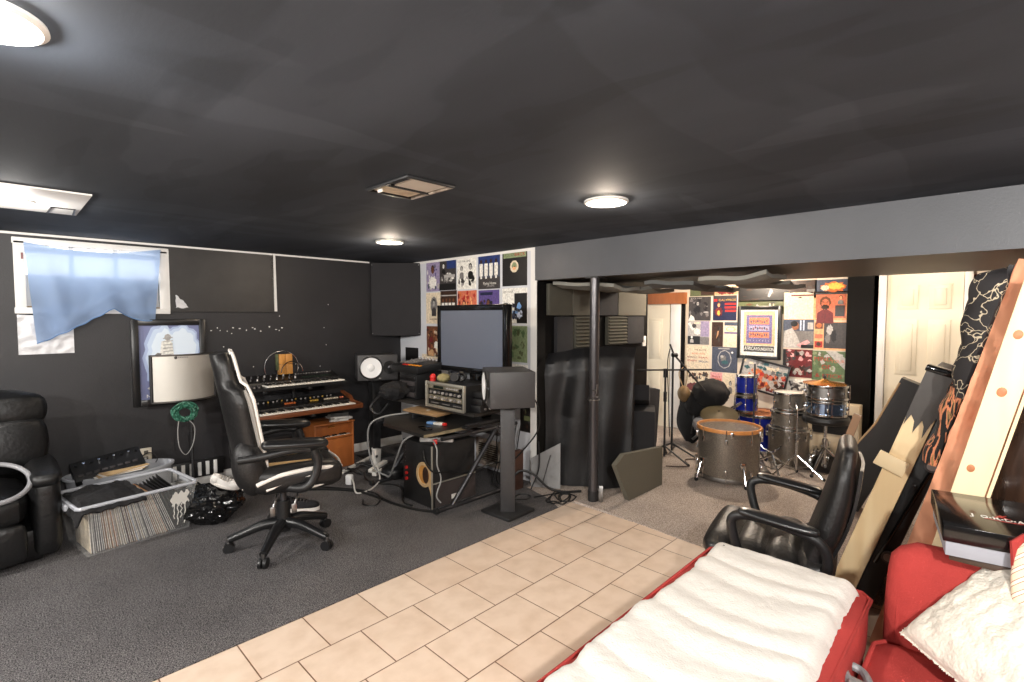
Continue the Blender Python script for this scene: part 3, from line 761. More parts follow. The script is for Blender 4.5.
us = thing('synthesizer', (1.92, 4.55, .85), 'black synthesizer on the upper tier of the keyboard stand', 'keyboard')
AM = Matrix(((0, 0, 1, 0), (1, 0, 0, 0), (0, 1, 0, 0), (0, 0, 0, 1)))       # profile (y,z) swept along x
quick('case', us, lambda g: g.prism([(4.55, .85), (4.55, .872), (4.70, .880), (4.71, .905), (4.88, .955), (4.89, .85)], 1.485, 2.375, black_plastic, AM))
keys(us, 49, 1.635, 4.553, .878, .0247, .135)
quick('control_panel', us, lambda g: g.prism([(4.712, .909), (4.872, .956), (4.872, .953), (4.712, .906)], 1.50, 2.36, ink('black'), AM))
quick('display', us, lambda g: g.prism([(4.735, .918), (4.77, .928), (4.77, .924), (4.735, .914)], 2.02, 2.30, lcd, AM))
for k in range(16):
    x = 1.53+.028*k; yy = 4.735 if k % 2 else 4.80; z = .878+(yy-4.61)*.294+.006
    quick('knob', us, lambda g: g.cyl((x, yy, z), (x, yy, z+.02), .009, ink('dgrey') if k % 3 else ink('lgrey'), .007, 12))
for k in range(14):
    x = 1.99+.026*k; quick('button', us, lambda g: g.box((x, 4.825, .948), (.016, .012, .008), ink('grey') if k % 4 else ink('lgrey'), (.29, 0, 0), bev=.002))
quick('pitch_wheel', us, lambda g: [g.cyl((1.53+.04*k, 4.62, .872), (1.55+.04*k, 4.62, .872), .026, ink('dgrey'), n=18) for k in range(2)])

ls = thing('vintage_synthesizer', (1.95, 4.5, .61), 'wood-sided vintage synthesizer on the lower tier of the keyboard stand', 'keyboard')
quick('case', ls, lambda g: g.prism([(4.53, .615), (4.53, .632), (4.69, .640), (4.70, .665), (4.88, .715), (4.9, .615)], 1.43, 2.475, black_plastic, AM))
quick('front_rail', ls, lambda g: g.box((1.95, 4.513, .622), (1.08, .034, .04), synth_wood, bev=.006))
for x in (1.415, 2.49): quick('wood_cheek', ls, lambda g: g.prism([(4.497, .602), (4.497, .645), (4.68, .66), (4.72, .70), (4.89, .735), (4.905, .602)], x-.018, x+.018, synth_wood, AM))
keys(ls, 61, 1.565, 4.535, .637, .0247, .145)
quick('bender', ls, lambda g: (g.box((1.5, 4.61, .645), (.10, .14, .02), black_satin, bev=.004), g.box((1.5, 4.57, .657), (.05, .03, .01), ink('cream'), bev=.002)))
for x0, n, m in ((1.47, 4, 'orange'), (1.86, 5, 'orange'), (2.10, 4, 'yellow'), (2.24, 7, 'cream'), (2.40, 2, 'salmon')):
    for k in range(n): quick('button', ls, lambda g: g.box((x0+.021*k, 4.75, .688), (.017, .022, .012), ink(m), (.28, 0, 0), bev=.002))
for k in range(18): quick('slider', ls, lambda g: (g.box((1.60+.043*k, 4.82, .702), (.006, .055, .004), ink('dgrey'), (.28, 0, 0)), g.box((1.60+.043*k, 4.80+.03*rnd.random(), .708), (.013, .008, .014), ink('lgrey') if k % 3 else ink('yellow'), (.28, 0, 0), bev=.002)))

og = thing('chord_organ', (2.28, 4.78, 0), 'small orange-brown wooden chord organ beneath the keyboards', 'organ')
quick('cabinet', og, lambda g: (g.box((2.285, 4.80, .15), (.40, .30, .30), orange_wood, bev=.005), g.box((2.285, 4.835, .375), (.40, .23, .16), orange_wood, bev=.005),
    [g.box((2.285+s*.193, 4.77, .235), (.016, .25, .45), orange_wood, bev=.004) for s in (-1, 1)], g.box((2.285, 4.80, .455), (.42, .32, .016), orange_wood, bev=.004)))
quick('key_slip', og, lambda g: g.box((2.285, 4.655, .315), (.40, .014, .02), orange_wood, bev=.003))
keys(og, 25, 2.10, 4.665, .312, .0245, .055)
quick('nameplate', og, lambda g: g.box((2.285, 4.718, .41), (.07, .004, .012), cymbal_bronze, bev=.001))
for sx in (-1, 1): quick('foot', og, lambda g: g.box((2.285+sx*.17, 4.8, .006), (.04, .26, .014), black_plastic))
b = MB()
for k in range(7): b.box((2.40+rnd.uniform(-.02, .02), 4.78+rnd.uniform(-.02, .02), .466+.006*k), (.17, .22, .005), paper_white if k % 3 else ink('lgrey'), (0, 0, rnd.uniform(-.5, .5)))
b.build('paper_pile', label='loose pile of white papers on top of the chord organ', cat='papers')
wbx = thing('wooden_music_box', (1.90, 4.84, .945), 'golden wooden block instrument standing on the upper synthesizer', 'instrument')
WM_ = Matrix.Translation((1.90, 4.84, .95)) @ Euler((-.05, 0, .06)).to_matrix().to_4x4()
def wbox(g):
    for i in range(2):
        for k in range(2): g.box((-.032+.064*i, 0, .05+.096*k), (.062, .05, .094), box_wood, bev=.004, M=WM_)
quick('block', wbx, wbox)
quick('core', wbx, lambda g: g.box((0, 0, .1), (.12, .04, .19), ink('dbrown'), M=WM_))
quick('side_plate', wbx, lambda g: g.box((-.073, 0, .12), (.008, .052, .15), ink('olive'), bev=.002, M=WM_))
wh = MB()
wh.tube([(1.885+.155*cos(t*pi/20), 4.885, 1.02+.15*sin(t*pi/20)) for t in range(-6, 27)], .0045, chrome, 6)
wh.tube([(1.945+.10*cos(t*pi/20), 4.79, .975+.10*sin(t*pi/20)) for t in range(0, 21)], .0045, chrome, 6)
wh.build('wire_hoop', label='thin steel wire hoops around the golden wooden block', cat='wire hoop')

# ------------------------------------------------------------------ gaming chair
GX, GY = 1.28, 3.34; GA = radians(-15)
GM = place(GX, GY, 0, GA)
gc = thing('gaming_chair', (GX, GY, 0), 'black gaming chair with white piping on a five-star base', 'chair', rz=GA)
def G(name, f, **k): return quick(name, gc, f, **k)
for k in range(5):
    a = 2*pi*k/5+.47; c, s_ = cos(a), sin(a)
    lg = G('base_leg', lambda g: g.tube([(.03*c, .03*s_, .155), (.12*c, .12*s_, .15), (.22*c, .22*s_, .12), (.32*c, .32*s_, .085)], lambda t: .037-.014*t, black_satin, 10, M=GM, smooth=4))
    quick('caster', lg, lambda g: ([g.cyl((.32*c-s_*q, .32*s_+c*q, .034), (.32*c-s_*(q+.018*(1 if q > 0 else -1)), .32*s_+c*(q+.018*(1 if q > 0 else -1)), .034), .032, black_plastic, n=18, M=GM) for q in (.006, -.006)], g.cyl((.32*c, .32*s_, .03), (.32*c, .32*s_, .09), .012, steel, n=10, M=GM)))
G('gas_lift', lambda g: (g.cyl((0, 0, .10), (0, 0, .30), .042, black_plastic, M=GM), g.cyl((0, 0, .26), (0, 0, .42), .02, dark_steel, M=GM)))
G('tilt_mechanism', lambda g: g.box((0, 0, .425), (.26, .17, .05), black_metal, bev=.008, M=GM))
for q in (0, 1): G('lever', lambda g: (g.tube([(-.04+.12*q, -.08, .41), (-.06+.12*q, -.22, .40), (-.08+.12*q, -.26, .36), (-.085+.12*q, -.265, .33)], .006, steel, 8, M=GM, smooth=4), g.box((-.088+.12*q, -.265, .325), (.03, .012, .06), steel, bev=.005, M=GM)))
def seat(g):
    g.pillow((.06, 0, .49), (.50, .36, .12), black_fabric, bev=.045, puff=.02, M=GM)
    for s in (-1, 1): g.pillow((.07, s*.215, .505), (.50, .12, .155), leather, bev=.05, puff=.01, M=GM)
    g.pillow((.27, 0, .50), (.12, .46, .10), leather, bev=.045, puff=.01, M=GM)
G('seat', seat)
def piping(g):
    for s in (-1, 1):
        g.tube([(-.17, s*.270, .50), (-.05, s*.273, .540), (.12, s*.272, .556), (.26, s*.262, .548), (.325, s*.20, .53)], .013, white_piping, 8, M=GM, smooth=6)
        g.tube([(-.12, s*.270, .462), (.05, s*.274, .508), (.20, s*.270, .518), (.315, s*.22, .505)], .010, white_piping, 8, M=GM, smooth=6)
        g.tube([(.03, s*.27, .437), (.15, s*.27, .442), (.27, s*.24, .455)], .007, white_piping, 8, M=GM, smooth=6)
    g.tube([(.325, -.20, .53), (.345, 0, .53), (.325, .20, .53)], .008, white_piping, 8, M=GM, smooth=6)
G('seat_piping', piping)
G('seat_warm_patch', lambda g: [g.grid(lambda u, v: (-.10+.26*u, s*(.085+.03*u+.055*v), .572-.012*v), 8, 3, warm_lit_tan, .006, GM) for s in (-1, 1)])  # tan patches stand in for warm light on the white trim
# back: outline (half width by height), leaning backwards
BK = Matrix.Translation((-.19, 0, .49)) @ Euler((0, radians(-11), 0)).to_matrix().to_4x4()
BM_ = GM @ BK
def hw(t):
    P = [(0, .20), (.12, .235), (.35, .25), (.50, .262), (.58, .235), (.63, .185), (.70, .175), (.76, .165), (.80, .13)]
    for (a, x), (b_, y) in zip(P, P[1:]):
        if t <= b_: return x+(y-x)*(t-a)/(b_-a)
    return P[-1][1]
def backf(g):
    n = 28
    def f(u, v):
        t = .80*v; w = .95*hw(t); a = 2*pi*u
        cx = cos(a); sx = sin(a)
        d = .052+.018*(1-v); y = w*math.copysign(abs(cx)**.6, cx); x = d*math.copysign(abs(sx)**.7, sx)
        x += .055*(abs(y)/.25)**2.2*(1 if t < .6 else .5)
        return (x, y, t)
    g.grid(f, 36, n, leather, M=BM_)
    g.add([f(k/36., 1) for k in range(36)], [list(range(36))], leather, BM_)
    g.add([f(k/36., 0) for k in range(36)], [list(range(36))[::-1]], leather, BM_)
G('backrest', backf)
for s in (-1, 1): G('hip_bolster', lambda g: g.ball((.01, s*.20, .10), (.095, .075, .17), leather, 20, 14, M=BM_))
def bpip(g):
    for s in (-1, 1):
        g.tube([(.062+.05*(hw(t)/.25)**2.2*(1 if t < .6 else .5), s*(hw(t)*.925), t) for t in [.03+.765*k/26. for k in range(27)]], .009, white_piping, 8, M=BM_)
        g.tube([(.075+.02*(1-abs(q-.5)), s*(.155-.03*sin(pi*q)), .10+.46*q) for q in [k/14. for k in range(15)]], lambda t: .008+.016*sin(pi*t), white_piping, 8, M=BM_)
    g.tube([(.06, .11*cos(t), .785+.02*sin(t)) for t in [pi*k/10. for k in range(11)]], .008, white_piping, 8, M=BM_)
    g.tube([(-.05, s_*.235, .02+.02*s_) for s_ in (-1, 1)], .006, white_piping, 6, M=BM_)
G('back_piping', bpip)
G('back_panel', lambda g: g.pillow((.06, 0, .36), (.05, .25, .60), black_fabric, bev=.022, puff=.012, M=BM_))
G('emblem', lambda g: g.prism([(-.02, .0), (0, .022), (.02, 0), (.0, -.022)], 0, .003, ink('white'), BM_ @ Matrix.Translation((.068, -.11, .70)) @ Euler((0, pi/2, 0)).to_matrix().to_4x4()))
for s in (-1, 1):
    def armf(g, s=s):
        g.tube([(.0, s*.25, .455), (.08, s*.31, .455), (.135, s*.325, .50), (.165, s*.325, .60), (.14, s*.325, .69)], lambda t: .026, black_plastic, 10, M=GM, smooth=5)
        g.tube([(-.26, s*.265, .66), (-.14, s*.30, .675), (.02, s*.325, .70), (.12, s*.325, .69)], lambda t: .022, black_plastic, 10, M=GM, smooth=5)
    ar = G('armrest', armf)
    quick('arm_pad', ar, lambda g: g.pillow((.04, s*.325, .735), (.36, .095, .055), black_satin, (0, .06, 0), bev=.026, puff=.006, M=GM))
# ------------------------------------------------------------------ desk and studio gear
dk = thing('studio_desk', (2.75, 3.7, 0), 'black Z-frame studio desk covered with equipment', 'desk')
worn = mat('worn_black_laminate', rgb(44, 42, 40), .38, var=.35, vscale=7)
quick('desktop', dk, lambda g: g.prism([(2.24, 3.12), (3.20, 3.12), (3.20, 4.0), (2.45, 4.0), (2.26, 3.72)], .575, .60, worn))
quick('edge_strip', dk, lambda g: g.box((2.72, 3.116, .588), (.96, .008, .022), mat('worn_edge', rgb(140, 126, 100), .5, var=.4, vscale=20)))
quick('upper_shelf', dk, lambda g: g.prism([(2.62, 2.98), (3.22, 2.98), (3.22, 4.26), (2.62, 4.26)], .70, .72, worn))
for y in (3.03, 3.96):
    fr = quick('side_frame', dk, lambda g: (g.tube([(2.28, y, .022), (3.24, y, .022)], .019, dark_steel, 10), g.tube([(2.44, y, .03), (2.93, y, .575)], .019, dark_steel, 10), g.tube([(3.0, y, .575), (3.12, y, .70)], .015, dark_steel, 8), g.tube([(2.34, y, .565), (3.16, y, .565)], .016, dark_steel, 10)))
    quick('foot_cap', fr, lambda g: g.cyl((2.27, y, .022), (2.30, y, .022), .023, rubber))
quick('cross_tube', dk, lambda g: g.tube([(2.95, 3.03, .5), (2.95, 3.96, .5)], .016, dark_steel, 8))
for y in (3.3, 3.9): quick('shelf_riser', dk, lambda g: g.box((3.05, y, .65), (.10, .02, .10), black_metal))

# television used as monitor
tv = thing('television', (2.97, 3.36, .72), 'large black framed television switched off on the studio desk', 'television')
TVM = wallM('B', 2.95, 3.395, 1.295)
quick('bezel', tv, lambda g: (frame_f(g, TVM, .93, .61, .05, .012, black_gloss), g.box((0, 0, -.03), (.93, .61, .06), black_gloss, bev=.012, M=TVM)))
quick('screen', tv, lambda g: g.box((-.005, .005, .004), (.835, .52, .004), screen_grey, M=TVM))
quick('stand', tv, lambda g: (g.box((3.0, 3.36, .86), (.05, .16, .3), black_gloss, bev=.01), g.lathe([(0, 0), (1, 0), (1, .012), (.9, .022), (0, .028)], black_gloss, n=36, M=Matrix.Translation((2.97, 3.36, .721)) @ Matrix.Diagonal((.14, .3, 1, 1)))))

# rack case
rk = thing('rack_case', (2.85, 3.39, .72), 'aluminium edged rack case of audio units beneath the television', 'audio rack')
RM = wallM('B', 2.64, 3.355, .825) @ Matrix.Diagonal((.93, 1, 1, 1))
quick('shell', rk, lambda g: (g.box((0, .098, -.17), (.54, .012, .36), black_plastic, M=RM), g.box((0, -.098, -.17), (.54, .012, .36), black_plastic, M=RM), [g.box((s*.265, 0, -.17), (.012, .2, .36), black_plastic, M=RM) for s in (-1, 1)]))
quick('edge_frame', rk, lambda g: frame_f(g, RM, .56, .222, .022, .026, rack_alu))
u1 = mat('aged_silver_panel', rgb(150, 142, 124), .4, .5, var=.2, vscale=12)
def unit(y, h, m, kind):
    o = quick('rack_unit', rk, lambda g: g.box((0, y, -.15), (.51, h-.004, .30), m, bev=.003, M=RM))
    if kind == 0:
        quick('display', o, lambda g: g.box((-.11, y, .002), (.14, h*.5, .006), lcd, M=RM))
        for k in range(5): quick('button', o, lambda g: g.box((.02+.035*k, y, .003), (.022, h*.3, .008), ink('lgrey'), bev=.002, M=RM))
        quick('knob', o, lambda g: g.cyl((.22, y, 0), (.22, y, .02), .015, black_satin, n=14, M=RM))
    if kind == 1:
        for k in range(8): quick('knob', o, lambda g: g.cyl((-.21+.058*k, y, 0), (-.21+.058*k, y, .018), .011, ink('lgrey') if k % 2 else ink('grey'), n=12, M=RM))
    if kind == 2:
        for k in range(3): quick('label_strip', o, lambda g: g.box((-.16+.16*k, y, .002), (.11, h*.18, .004), ink('grey'), M=RM))
unit(.066, .044, u1, 0); unit(.020, .044, black_plastic, 1); unit(-.026, .044, u1, 1); unit(-.072, .044, black_plastic, 2)
# stacked black boxes beside the rack
for k, (lb, dx, h) in enumerate((('flat black audio interface at the bottom of the stack beside the rack', 0, .055), ('flat black preamp in the middle of the stack beside the rack', .02, .05), ('small black effects box on top of the stack beside the rack', .03, .045))):
    o = thing('audio_interface', (2.86, 3.04, .722+.056*k), lb, 'audio device')
    zz = .722+.056*k+h/2
    quick('case', o, lambda g: g.box((2.86+dx, 3.045, zz), (.34, .13, h), black_plastic, bev=.005))
    for q in range(5): quick('knob', o, lambda g: g.cyl((2.74+.05*q+dx, 2.98, zz), (2.74+.05*q+dx, 2.966, zz), .009, ink('lgrey') if (q+k) % 2 else ink('grey'), n=10))
hd = thing('headphones', (2.72, 3.34, .95), 'black headphones lying on top of the rack case', 'headphones')
HDM = Matrix.Translation((2.74, 3.31, .985)) @ Euler((.5, .1, .5)).to_matrix().to_4x4()
quick('headband', hd, lambda g: g.tube([(.085*cos(pi*k/14.), .085*sin(pi*k/14.)*1.05, 0) for k in range(15)], .011, black_satin, 8, M=HDM))
for s in (-1, 1):
    ec = quick('ear_cup', hd, lambda g: g.cyl((s*.075, 0, 0), (s*.105, -.005, 0), .043, black_satin, .036, 20, M=HDM))
    quick('ear_pad', ec, lambda g: g.tube([(s*.068, .032*cos(t*pi/8), .032*sin(t*pi/8)) for t in range(16)], .014, leather, 8, True, M=HDM))
quick('blue_ring', hd, lambda g: g.tube([(.108, .024*cos(t*pi/8), .024*sin(t*pi/8)) for t in range(16)], .004, ink('blue'), 6, True, M=HDM), label='blue ring on the ear cup')
b = MB(); b.ball((2.66, 3.56, .968), (.028, .028, .03), red_plastic, 16, 10); b.cyl((2.66, 3.56, .937), (2.66, 3.56, .95), .026, red_plastic); b.build('red_pot', label='small round red pot on the left of the rack case', cat='container')
b = MB(); b.pillow((2.70, 3.46, .965), (.09, .09, .055), mat('olive_pouch', rgb(140, 130, 90), .8, var=.3, vscale=30), bev=.02, puff=.012, cuts=5); b.build('pouch', label='small olive pouch between the red pot and the headphones', cat='pouch')
lt = thing('laptop', (2.62, 3.62, .64), 'closed gold laptop lying on the desk in front of the rack', 'laptop')
LM_ = Matrix.Translation((2.60, 3.55, .672)) @ Euler((0, .03, radians(-80))).to_matrix().to_4x4()
quick('lid', lt, lambda g: g.box((0, 0, .010), (.40, .22, .008), gold_alu, bev=.004, M=LM_))
quick('base', lt, lambda g: g.box((0, 0, .001), (.40, .22, .009), gold_alu, bev=.004, M=LM_))
quick('badge', lt, lambda g: g.ball((0, 0, .0145), (.016, .02, .0012), ink('white'), 14, 6, M=LM_))
b = MB(); b.prism([(-.15, -.09), (.15, -.09), (.15, .09), (-.15, .09)], 0, .012, black_metal, LM_ @ Matrix.Translation((0, 0, -.018)))
for sx in (-1, 1): b.box((sx*.12, 0, -.042), (.02, .14, .05), black_metal, bev=.004, M=LM_)
b.build('laptop_stand', label='low black riser under the gold laptop', cat='stand')
b = MB(); b.box((2.37, 3.28, .607), (.075, .15, .010), black_gloss, (0, 0, -.3), bev=.005); b.build('phone', label='black phone lying on the near corner of the desk', cat='phone')
b = MB(); b.box((2.52, 3.40, .612), (.06, .06, .02), ink('sky'), (0, 0, .3), bev=.004); b.box((2.545, 3.33, .61), (.05, .09, .018), ink('white'), (0, 0, .2), bev=.004); b.box((2.55, 3.26, .613), (.03, .03, .022), red_plastic, bev=.004)
b.build('usb_hub', label='small white and red adapter with blue end beside the laptop', cat='adapter')
b = MB()
b.box((2.78, 3.06, .612), (.40, .06, .022), black_satin, (0, 0, .03), bev=.004)
for k in range(12): b.box((2.62+.03*k, 3.055, .626), (.02, .035, .006), ink('dgrey'), (0, 0, .03))
b.build('controller_keyboard', label='slim black controller on the right edge of the desk', cat='controller')
b = MB()
b.ball((2.62, 4.10, .80), (.14, .13, .085), black_fabric, 30, 20, fn=lambda v: 1+.25*noise.noise(v*2)+.12*noise.noise(v*5)); b.tube([(2.52, 4.15, .78), (2.42, 4.2, .66), (2.45, 4.1, .60), (2.5, 4.02, .70)], .014, black_satin, 8, smooth=6)
b.build('gear_bag', label='black soft gear bag with a strap at the left end of the desk', cat='bag')
# mixer / drum sequencer on rack at the left end
b = MB(); b.box((2.86, 4.02, .85), (.30, .27, .255), black_plastic, bev=.006)
for k in range(4): b.box((2.705, 4.02, .765+.052*k), (.012, .24, .042), ink('black') if k % 2 else ink('dgrey'), bev=.003)
b.build('effects_rack', label='small black rack of effects units under the sequencer', cat='audio rack')
sq = thing('sequencer', (2.84, 4.04, .97), 'black pad sequencer with orange buttons left of the television', 'music device')
SQM = Matrix.Translation((2.84, 4.02, 1.02)) @ Euler((0, -.10, 0)).to_matrix().to_4x4()
quick('body', sq, lambda g: g.box((0, 0, 0), (.36, .44, .07), black_plastic, bev=.008, M=SQM))
for k in range(6): quick('orange_button', sq, lambda g: g.box((-.13, -.2+.05*k, .037), (.03, .03, .008), amber_led if k < 4 else red_plastic, bev=.003, M=SQM))
for k in range(16): quick('pad', sq, lambda g: g.box((-.05+.055*(k % 4), -.09+.055*(k//4)+.12, .037), (.042, .042, .008), ink('grey'), bev=.004, M=SQM))
for k in range(8): quick('knob', sq, lambda g: g.cyl((.14, -.21+.055*k, .035), (.14, -.21+.055*k, .055), .011, ink('lgrey'), n=12, M=SQM))

# studio monitors
def monitor(M, lab, o):
    """front faces local -y, woofer to the viewer's left, tweeter right"""
    W, D, Hh = .40, .33, .262
    quick('cabinet', o, lambda g: g.box((0, 0, Hh/2), (W, D, Hh), mat('vinyl_black_cabinet', rgb(58, 57, 58), .5, bump=.06, bscale=300), bev=.006, M=M))
    F = M @ Matrix.Translation((0, -D/2, Hh/2)) @ Matrix.Rotation(pi/2, 4, 'X')
    quick('surround', o, lambda g: g.lathe([(.120, 0), (.118, .006), (.110, .010), (.104, .008)], black_satin, (-.068, 0, 0), 36, M=F))
    quick('woofer_cone', o, lambda g: g.lathe([(.105, .008), (.09, .003), (.06, .002), (.038, .001), (.034, .006), (.02, .011), (0, .013)], white_cone, (-.068, 0, 0), 36, M=F))
    quick('waveguide', o, lambda g: g.lathe([(.068, .001), (.064, .004), (.045, .003), (.024, .0015)], black_satin, (.12, .0, 0), 30, M=F))
    quick('tweeter', o, lambda g: g.ball((.12, 0, .002), (.020, .020, .008), dark_steel, 18, 8, M=F))
    quick('badge', o, lambda g: g.box((.02, -.11, .001), (.02, .008, .002), ink('lgrey'), M=F))
    return o
mA = place(2.80, 4.74, .84, radians(-24))
monitor(mA, '', thing('studio_monitor', (2.80, 4.74, .84), 'sideways studio monitor with white cone facing the room near the bass trap', 'speaker'))
st = thing('speaker_stand', (2.80, 4.78, 0), 'slim dark speaker stand in the corner by the window wall', 'speaker stand')
quick('column', st, lambda g: g.box((2.80, 4.78, .42), (.09, .09, .80), black_metal, bev=.006))
quick('base_plate', st, lambda g: g.box((2.80, 4.78, .012), (.28, .28, .024), black_metal, bev=.005))
quick('top_plate', st, lambda g: g.box((2.80, 4.76, .829), (.22, .22, .018), black_metal, bev=.004))
# right: front turned away to the left, long side to the camera
mB = place(2.685, 2.665, .838, radians(-45.7-90+11))
def mon_right(o):
    W, D, Hh = .39, .30, .25
    monitor(mB, '', o)
st2o = thing('studio_monitor', (2.685, 2.665, .838), 'black studio monitor seen from its side at the front of the desk', 'speaker')
monitor(mB, '', st2o)
st = thing('speaker_stand', (2.69, 2.67, 0), 'tall black speaker stand with square base at the edge of the carpet', 'speaker stand')
quick('column', st, lambda g: g.box((2.69, 2.67, .42), (.125, .11, .80), mat('black_column', rgb(52, 51, 52), .5, bump=.05, bscale=300), (0, 0, radians(44.3)), bev=.005))
quick('base_plate', st, lambda g: g.box((2.69, 2.67, .018), (.29, .29, .024), black_metal, (0, 0, radians(2)), bev=.005))
quick('top_plate', st, lambda g: g.box((2.69, 2.67, .829), (.2, .2, .016), black_metal, (0, 0, radians(44.3)), bev=.004))

# subwoofer under the desk
sb = thing('subwoofer', (2.52, 3.31, 0), 'black subwoofer cabinet with round wooden port under the desk', 'speaker')
sub_m = mat('scuffed_black_box', rgb(30, 29, 29), .5, var=.3, vscale=10)
quick('cabinet', sb, lambda g: g.box((2.53, 3.31, .255), (.44, .39, .49), sub_m, bev=.005))
quick('lower_grille', sb, lambda g: (g.box((2.545, 3.112, .105), (.41, .008, .18), mat('brown_grille', rgb(58, 50, 48), .8, bump=.3, bscale=250)), g.box((2.53, 3.110, .205), (.44, .012, .008), rack_alu)))
quick('corner_trim', sb, lambda g: g.box((2.31, 3.114, .255), (.012, .012, .49), rack_alu, bev=.003))
PFM = wallM('B', 2.309, 3.215, .26)
quick('port_ring', sb, lambda g: (g.lathe([(.098, -.001), (.098, .006), (.074, .006), (.070, -.002)], ply, (0, 0, 0), 36, M=PFM), g.lathe([(.0, .0015), (.073, .0015)], box_wood, n=30, M=PFM), g.ball((.022, .0, .002), (.040, .066, .002), ink('dbrown'), 20, 6, M=PFM)))
quick('wood_corner', sb, lambda g: g.prism([(.05, -.06), (.096, -.03), (.096, -.16), (.08, -.11)], 0, .004, ply, PFM))
for k in range(3): quick('red_terminal', sb, lambda g: g.cyl((2.312, 3.45, .27-.045*k), (2.296, 3.45, .27-.045*k), .013, red_plastic, n=14))
for k in range(6): quick('screw', sb, lambda g: g.cyl((2.312, 3.47, .32+.03*k), (2.306, 3.47, .32+.03*k), .004, steel, n=8))
quick('sticker', sb, lambda g: g.box((2.52, 3.106, .065), (.05, .004, .035), paper_white))
b = MB(); b.box((2.44, 3.22, .515), (.05, .27, .035), ink('lgrey'), (0, 0, .7), bev=.006)
for k in range(4): b.box((2.44+.035*(k-1.6)*-.62, 3.22+.045*(k-1.6)*.77, .536), (.03, .03, .004), ink('dgrey'), (0, 0, .7))
b.box((2.375, 3.155, .52), (.035, .03, .036), red_plastic, (0, 0, .7), bev=.003)
b.build('power_strip', label='white power strip with red switch lying on the subwoofer', cat='power strip')
# clutter on the carpet by the desk
b = MB(); b.tube([(2.24, 4.42, .03), (2.66, 4.60, .06)], .02, white_cord, 10); b.build('white_pole', label='white metal tube lying on the carpet beside the chord organ', cat='tube')
b = MB(); b.box((2.155, 4.12, .05), (.05, .06, .09), white_cone, (0, 0, .6), bev=.012); b.build('wall_plug', label='white plug block standing on the carpet behind the gaming chair', cat='plug')
b = MB(); b.box((2.50, 4.22, .075), (.26, .045, .03), paper_white, (0, -.08, .45), bev=.004); b.box((2.46, 4.14, .045), (.16, .045, .03), paper_white, (0, 0, .45), bev=.004); b.build('extension_socket', label='white double extension socket on the carpet left of the subwoofer', cat='power strip')
b = MB(); b.box((2.60, 4.42, .10), (.07, .06, .17), paper_white, (0, .1, .2), bev=.006); b.ball((2.585, 4.385, .12), (.015, .006, .015), ink('dgrey'), 10, 6); b.build('power_brick', label='white power brick standing beside the white metal tube', cat='adapter')
b = MB(); b.pillow((2.56, 4.02, .06), (.22, .18, .11), black_plastic, (0, 0, .4), bev=.03, puff=.02, cuts=5); b.build('foot_pedal', label='black pedal box half hidden left of the subwoofer', cat='pedal')
def cable(pts, r, m, lab, sm=7, name='cable'):
    b = MB(); b.tube(pts, r, m, 6, smooth=sm); b.build(name, label=lab, cat='cable')
z = .012
cable([(2.62, 3.86, .62), (2.40, 3.95, .60), (2.30, 4.02, .52), (2.31, 4.05, .30), (2.33, 3.98, .14), (2.36, 3.85, .10), (2.32, 3.72, .14), (2.28, 3.55, .34), (2.26, 3.42, .50), (2.3, 3.3, .57)], .0075, grey_cord, 'grey cable hanging in a loop from the desk to the subwoofer')
cable([(2.17, 4.10, .06), (2.12, 3.98, .06), (2.08, 3.86, z), (2.18, 3.84, z), (2.30, 3.92, z), (2.37, 3.97, .05), (2.38, 4.05, .18), (2.37, 4.1, .30)], .007, white_cord, 'white cable running from the plug block across the carpet')
cable([(1.75, 4.3, z), (1.95, 4.12, z), (2.1, 3.9, z), (2.15, 3.65, z), (2.17, 3.4, z), (2.22, 3.2, z), (2.27, 3.09, z), (2.31, 3.04, z)], .012, black_cord, 'thick black cable lying along the carpet in front of the desk')
cable([(1.8, 4.4, z), (2.0, 4.1, .02), (2.16, 3.86, z), (2.16, 3.62, .024), (2.05, 3.50, z), (1.99, 3.58, z), (2.03, 3.66, z)], .006, black_cord, 'thin black cable ending in a small loop on the carpet')
cable([(2.5, 4.4, .02), (2.35, 4.2, .03), (2.30, 4.0, .02), (2.42, 3.8, z), (2.36, 3.6, .03), (2.24, 3.4, .014), (2.24, 3.28, .014)], .008, black_cord, 'black cable tangled between the white sockets and the subwoofer')
cable([(2.36, 3.17, .535), (2.34, 3.09, .48), (2.33, 3.075, .36), (2.37, 3.08, .24), (2.33, 3.085, .12), (2.36, 3.07, .06)], .006, grey_cord, 'grey cable dangling down the front of the subwoofer')
cable([(2.29, 3.2, .46), (2.28, 3.16, .38), (2.30, 3.08, .31), (2.44, 3.07, .29), (2.6, 3.07, .24), (2.9, 3.08, .25), (3.1, 3.1, .22)], .007, black_cord, 'black cable stretched across the side of the subwoofer')
for k in range(6):
    x = 2.93+.055*k
    cable([(x, 3.02, .60-.01*k), (x+.01, 3.05, .45), (x+.04-.02*(k % 3), 3.08, .25), (x+.02, 3.12, .08), (x+.07, 3.1, .015)], .005, black_cord, ['black cable hanging nearest the slanted desk leg', 'black cable hanging second from the slanted desk leg', 'black cable hanging third from the slanted desk leg', 'black cable hanging third from the tall speaker stand behind the desk end', 'black cable hanging second from the tall speaker stand behind the desk end', 'black cable hanging closest behind the tall speaker stand'][k])
cable([(2.84, 2.58, .92), (2.94, 2.58, .78), (2.98, 2.62, .60), (2.95, 2.75, .42), (2.9, 2.9, .25)], .006, black_cord, 'black cable running down from the back of the nearer studio monitor')
cable([(3.24, 2.84, .42), (3.22, 2.82, .2), (3.15, 2.85, .02)], .006, black_cord, 'black cable against the white end of the record wall')
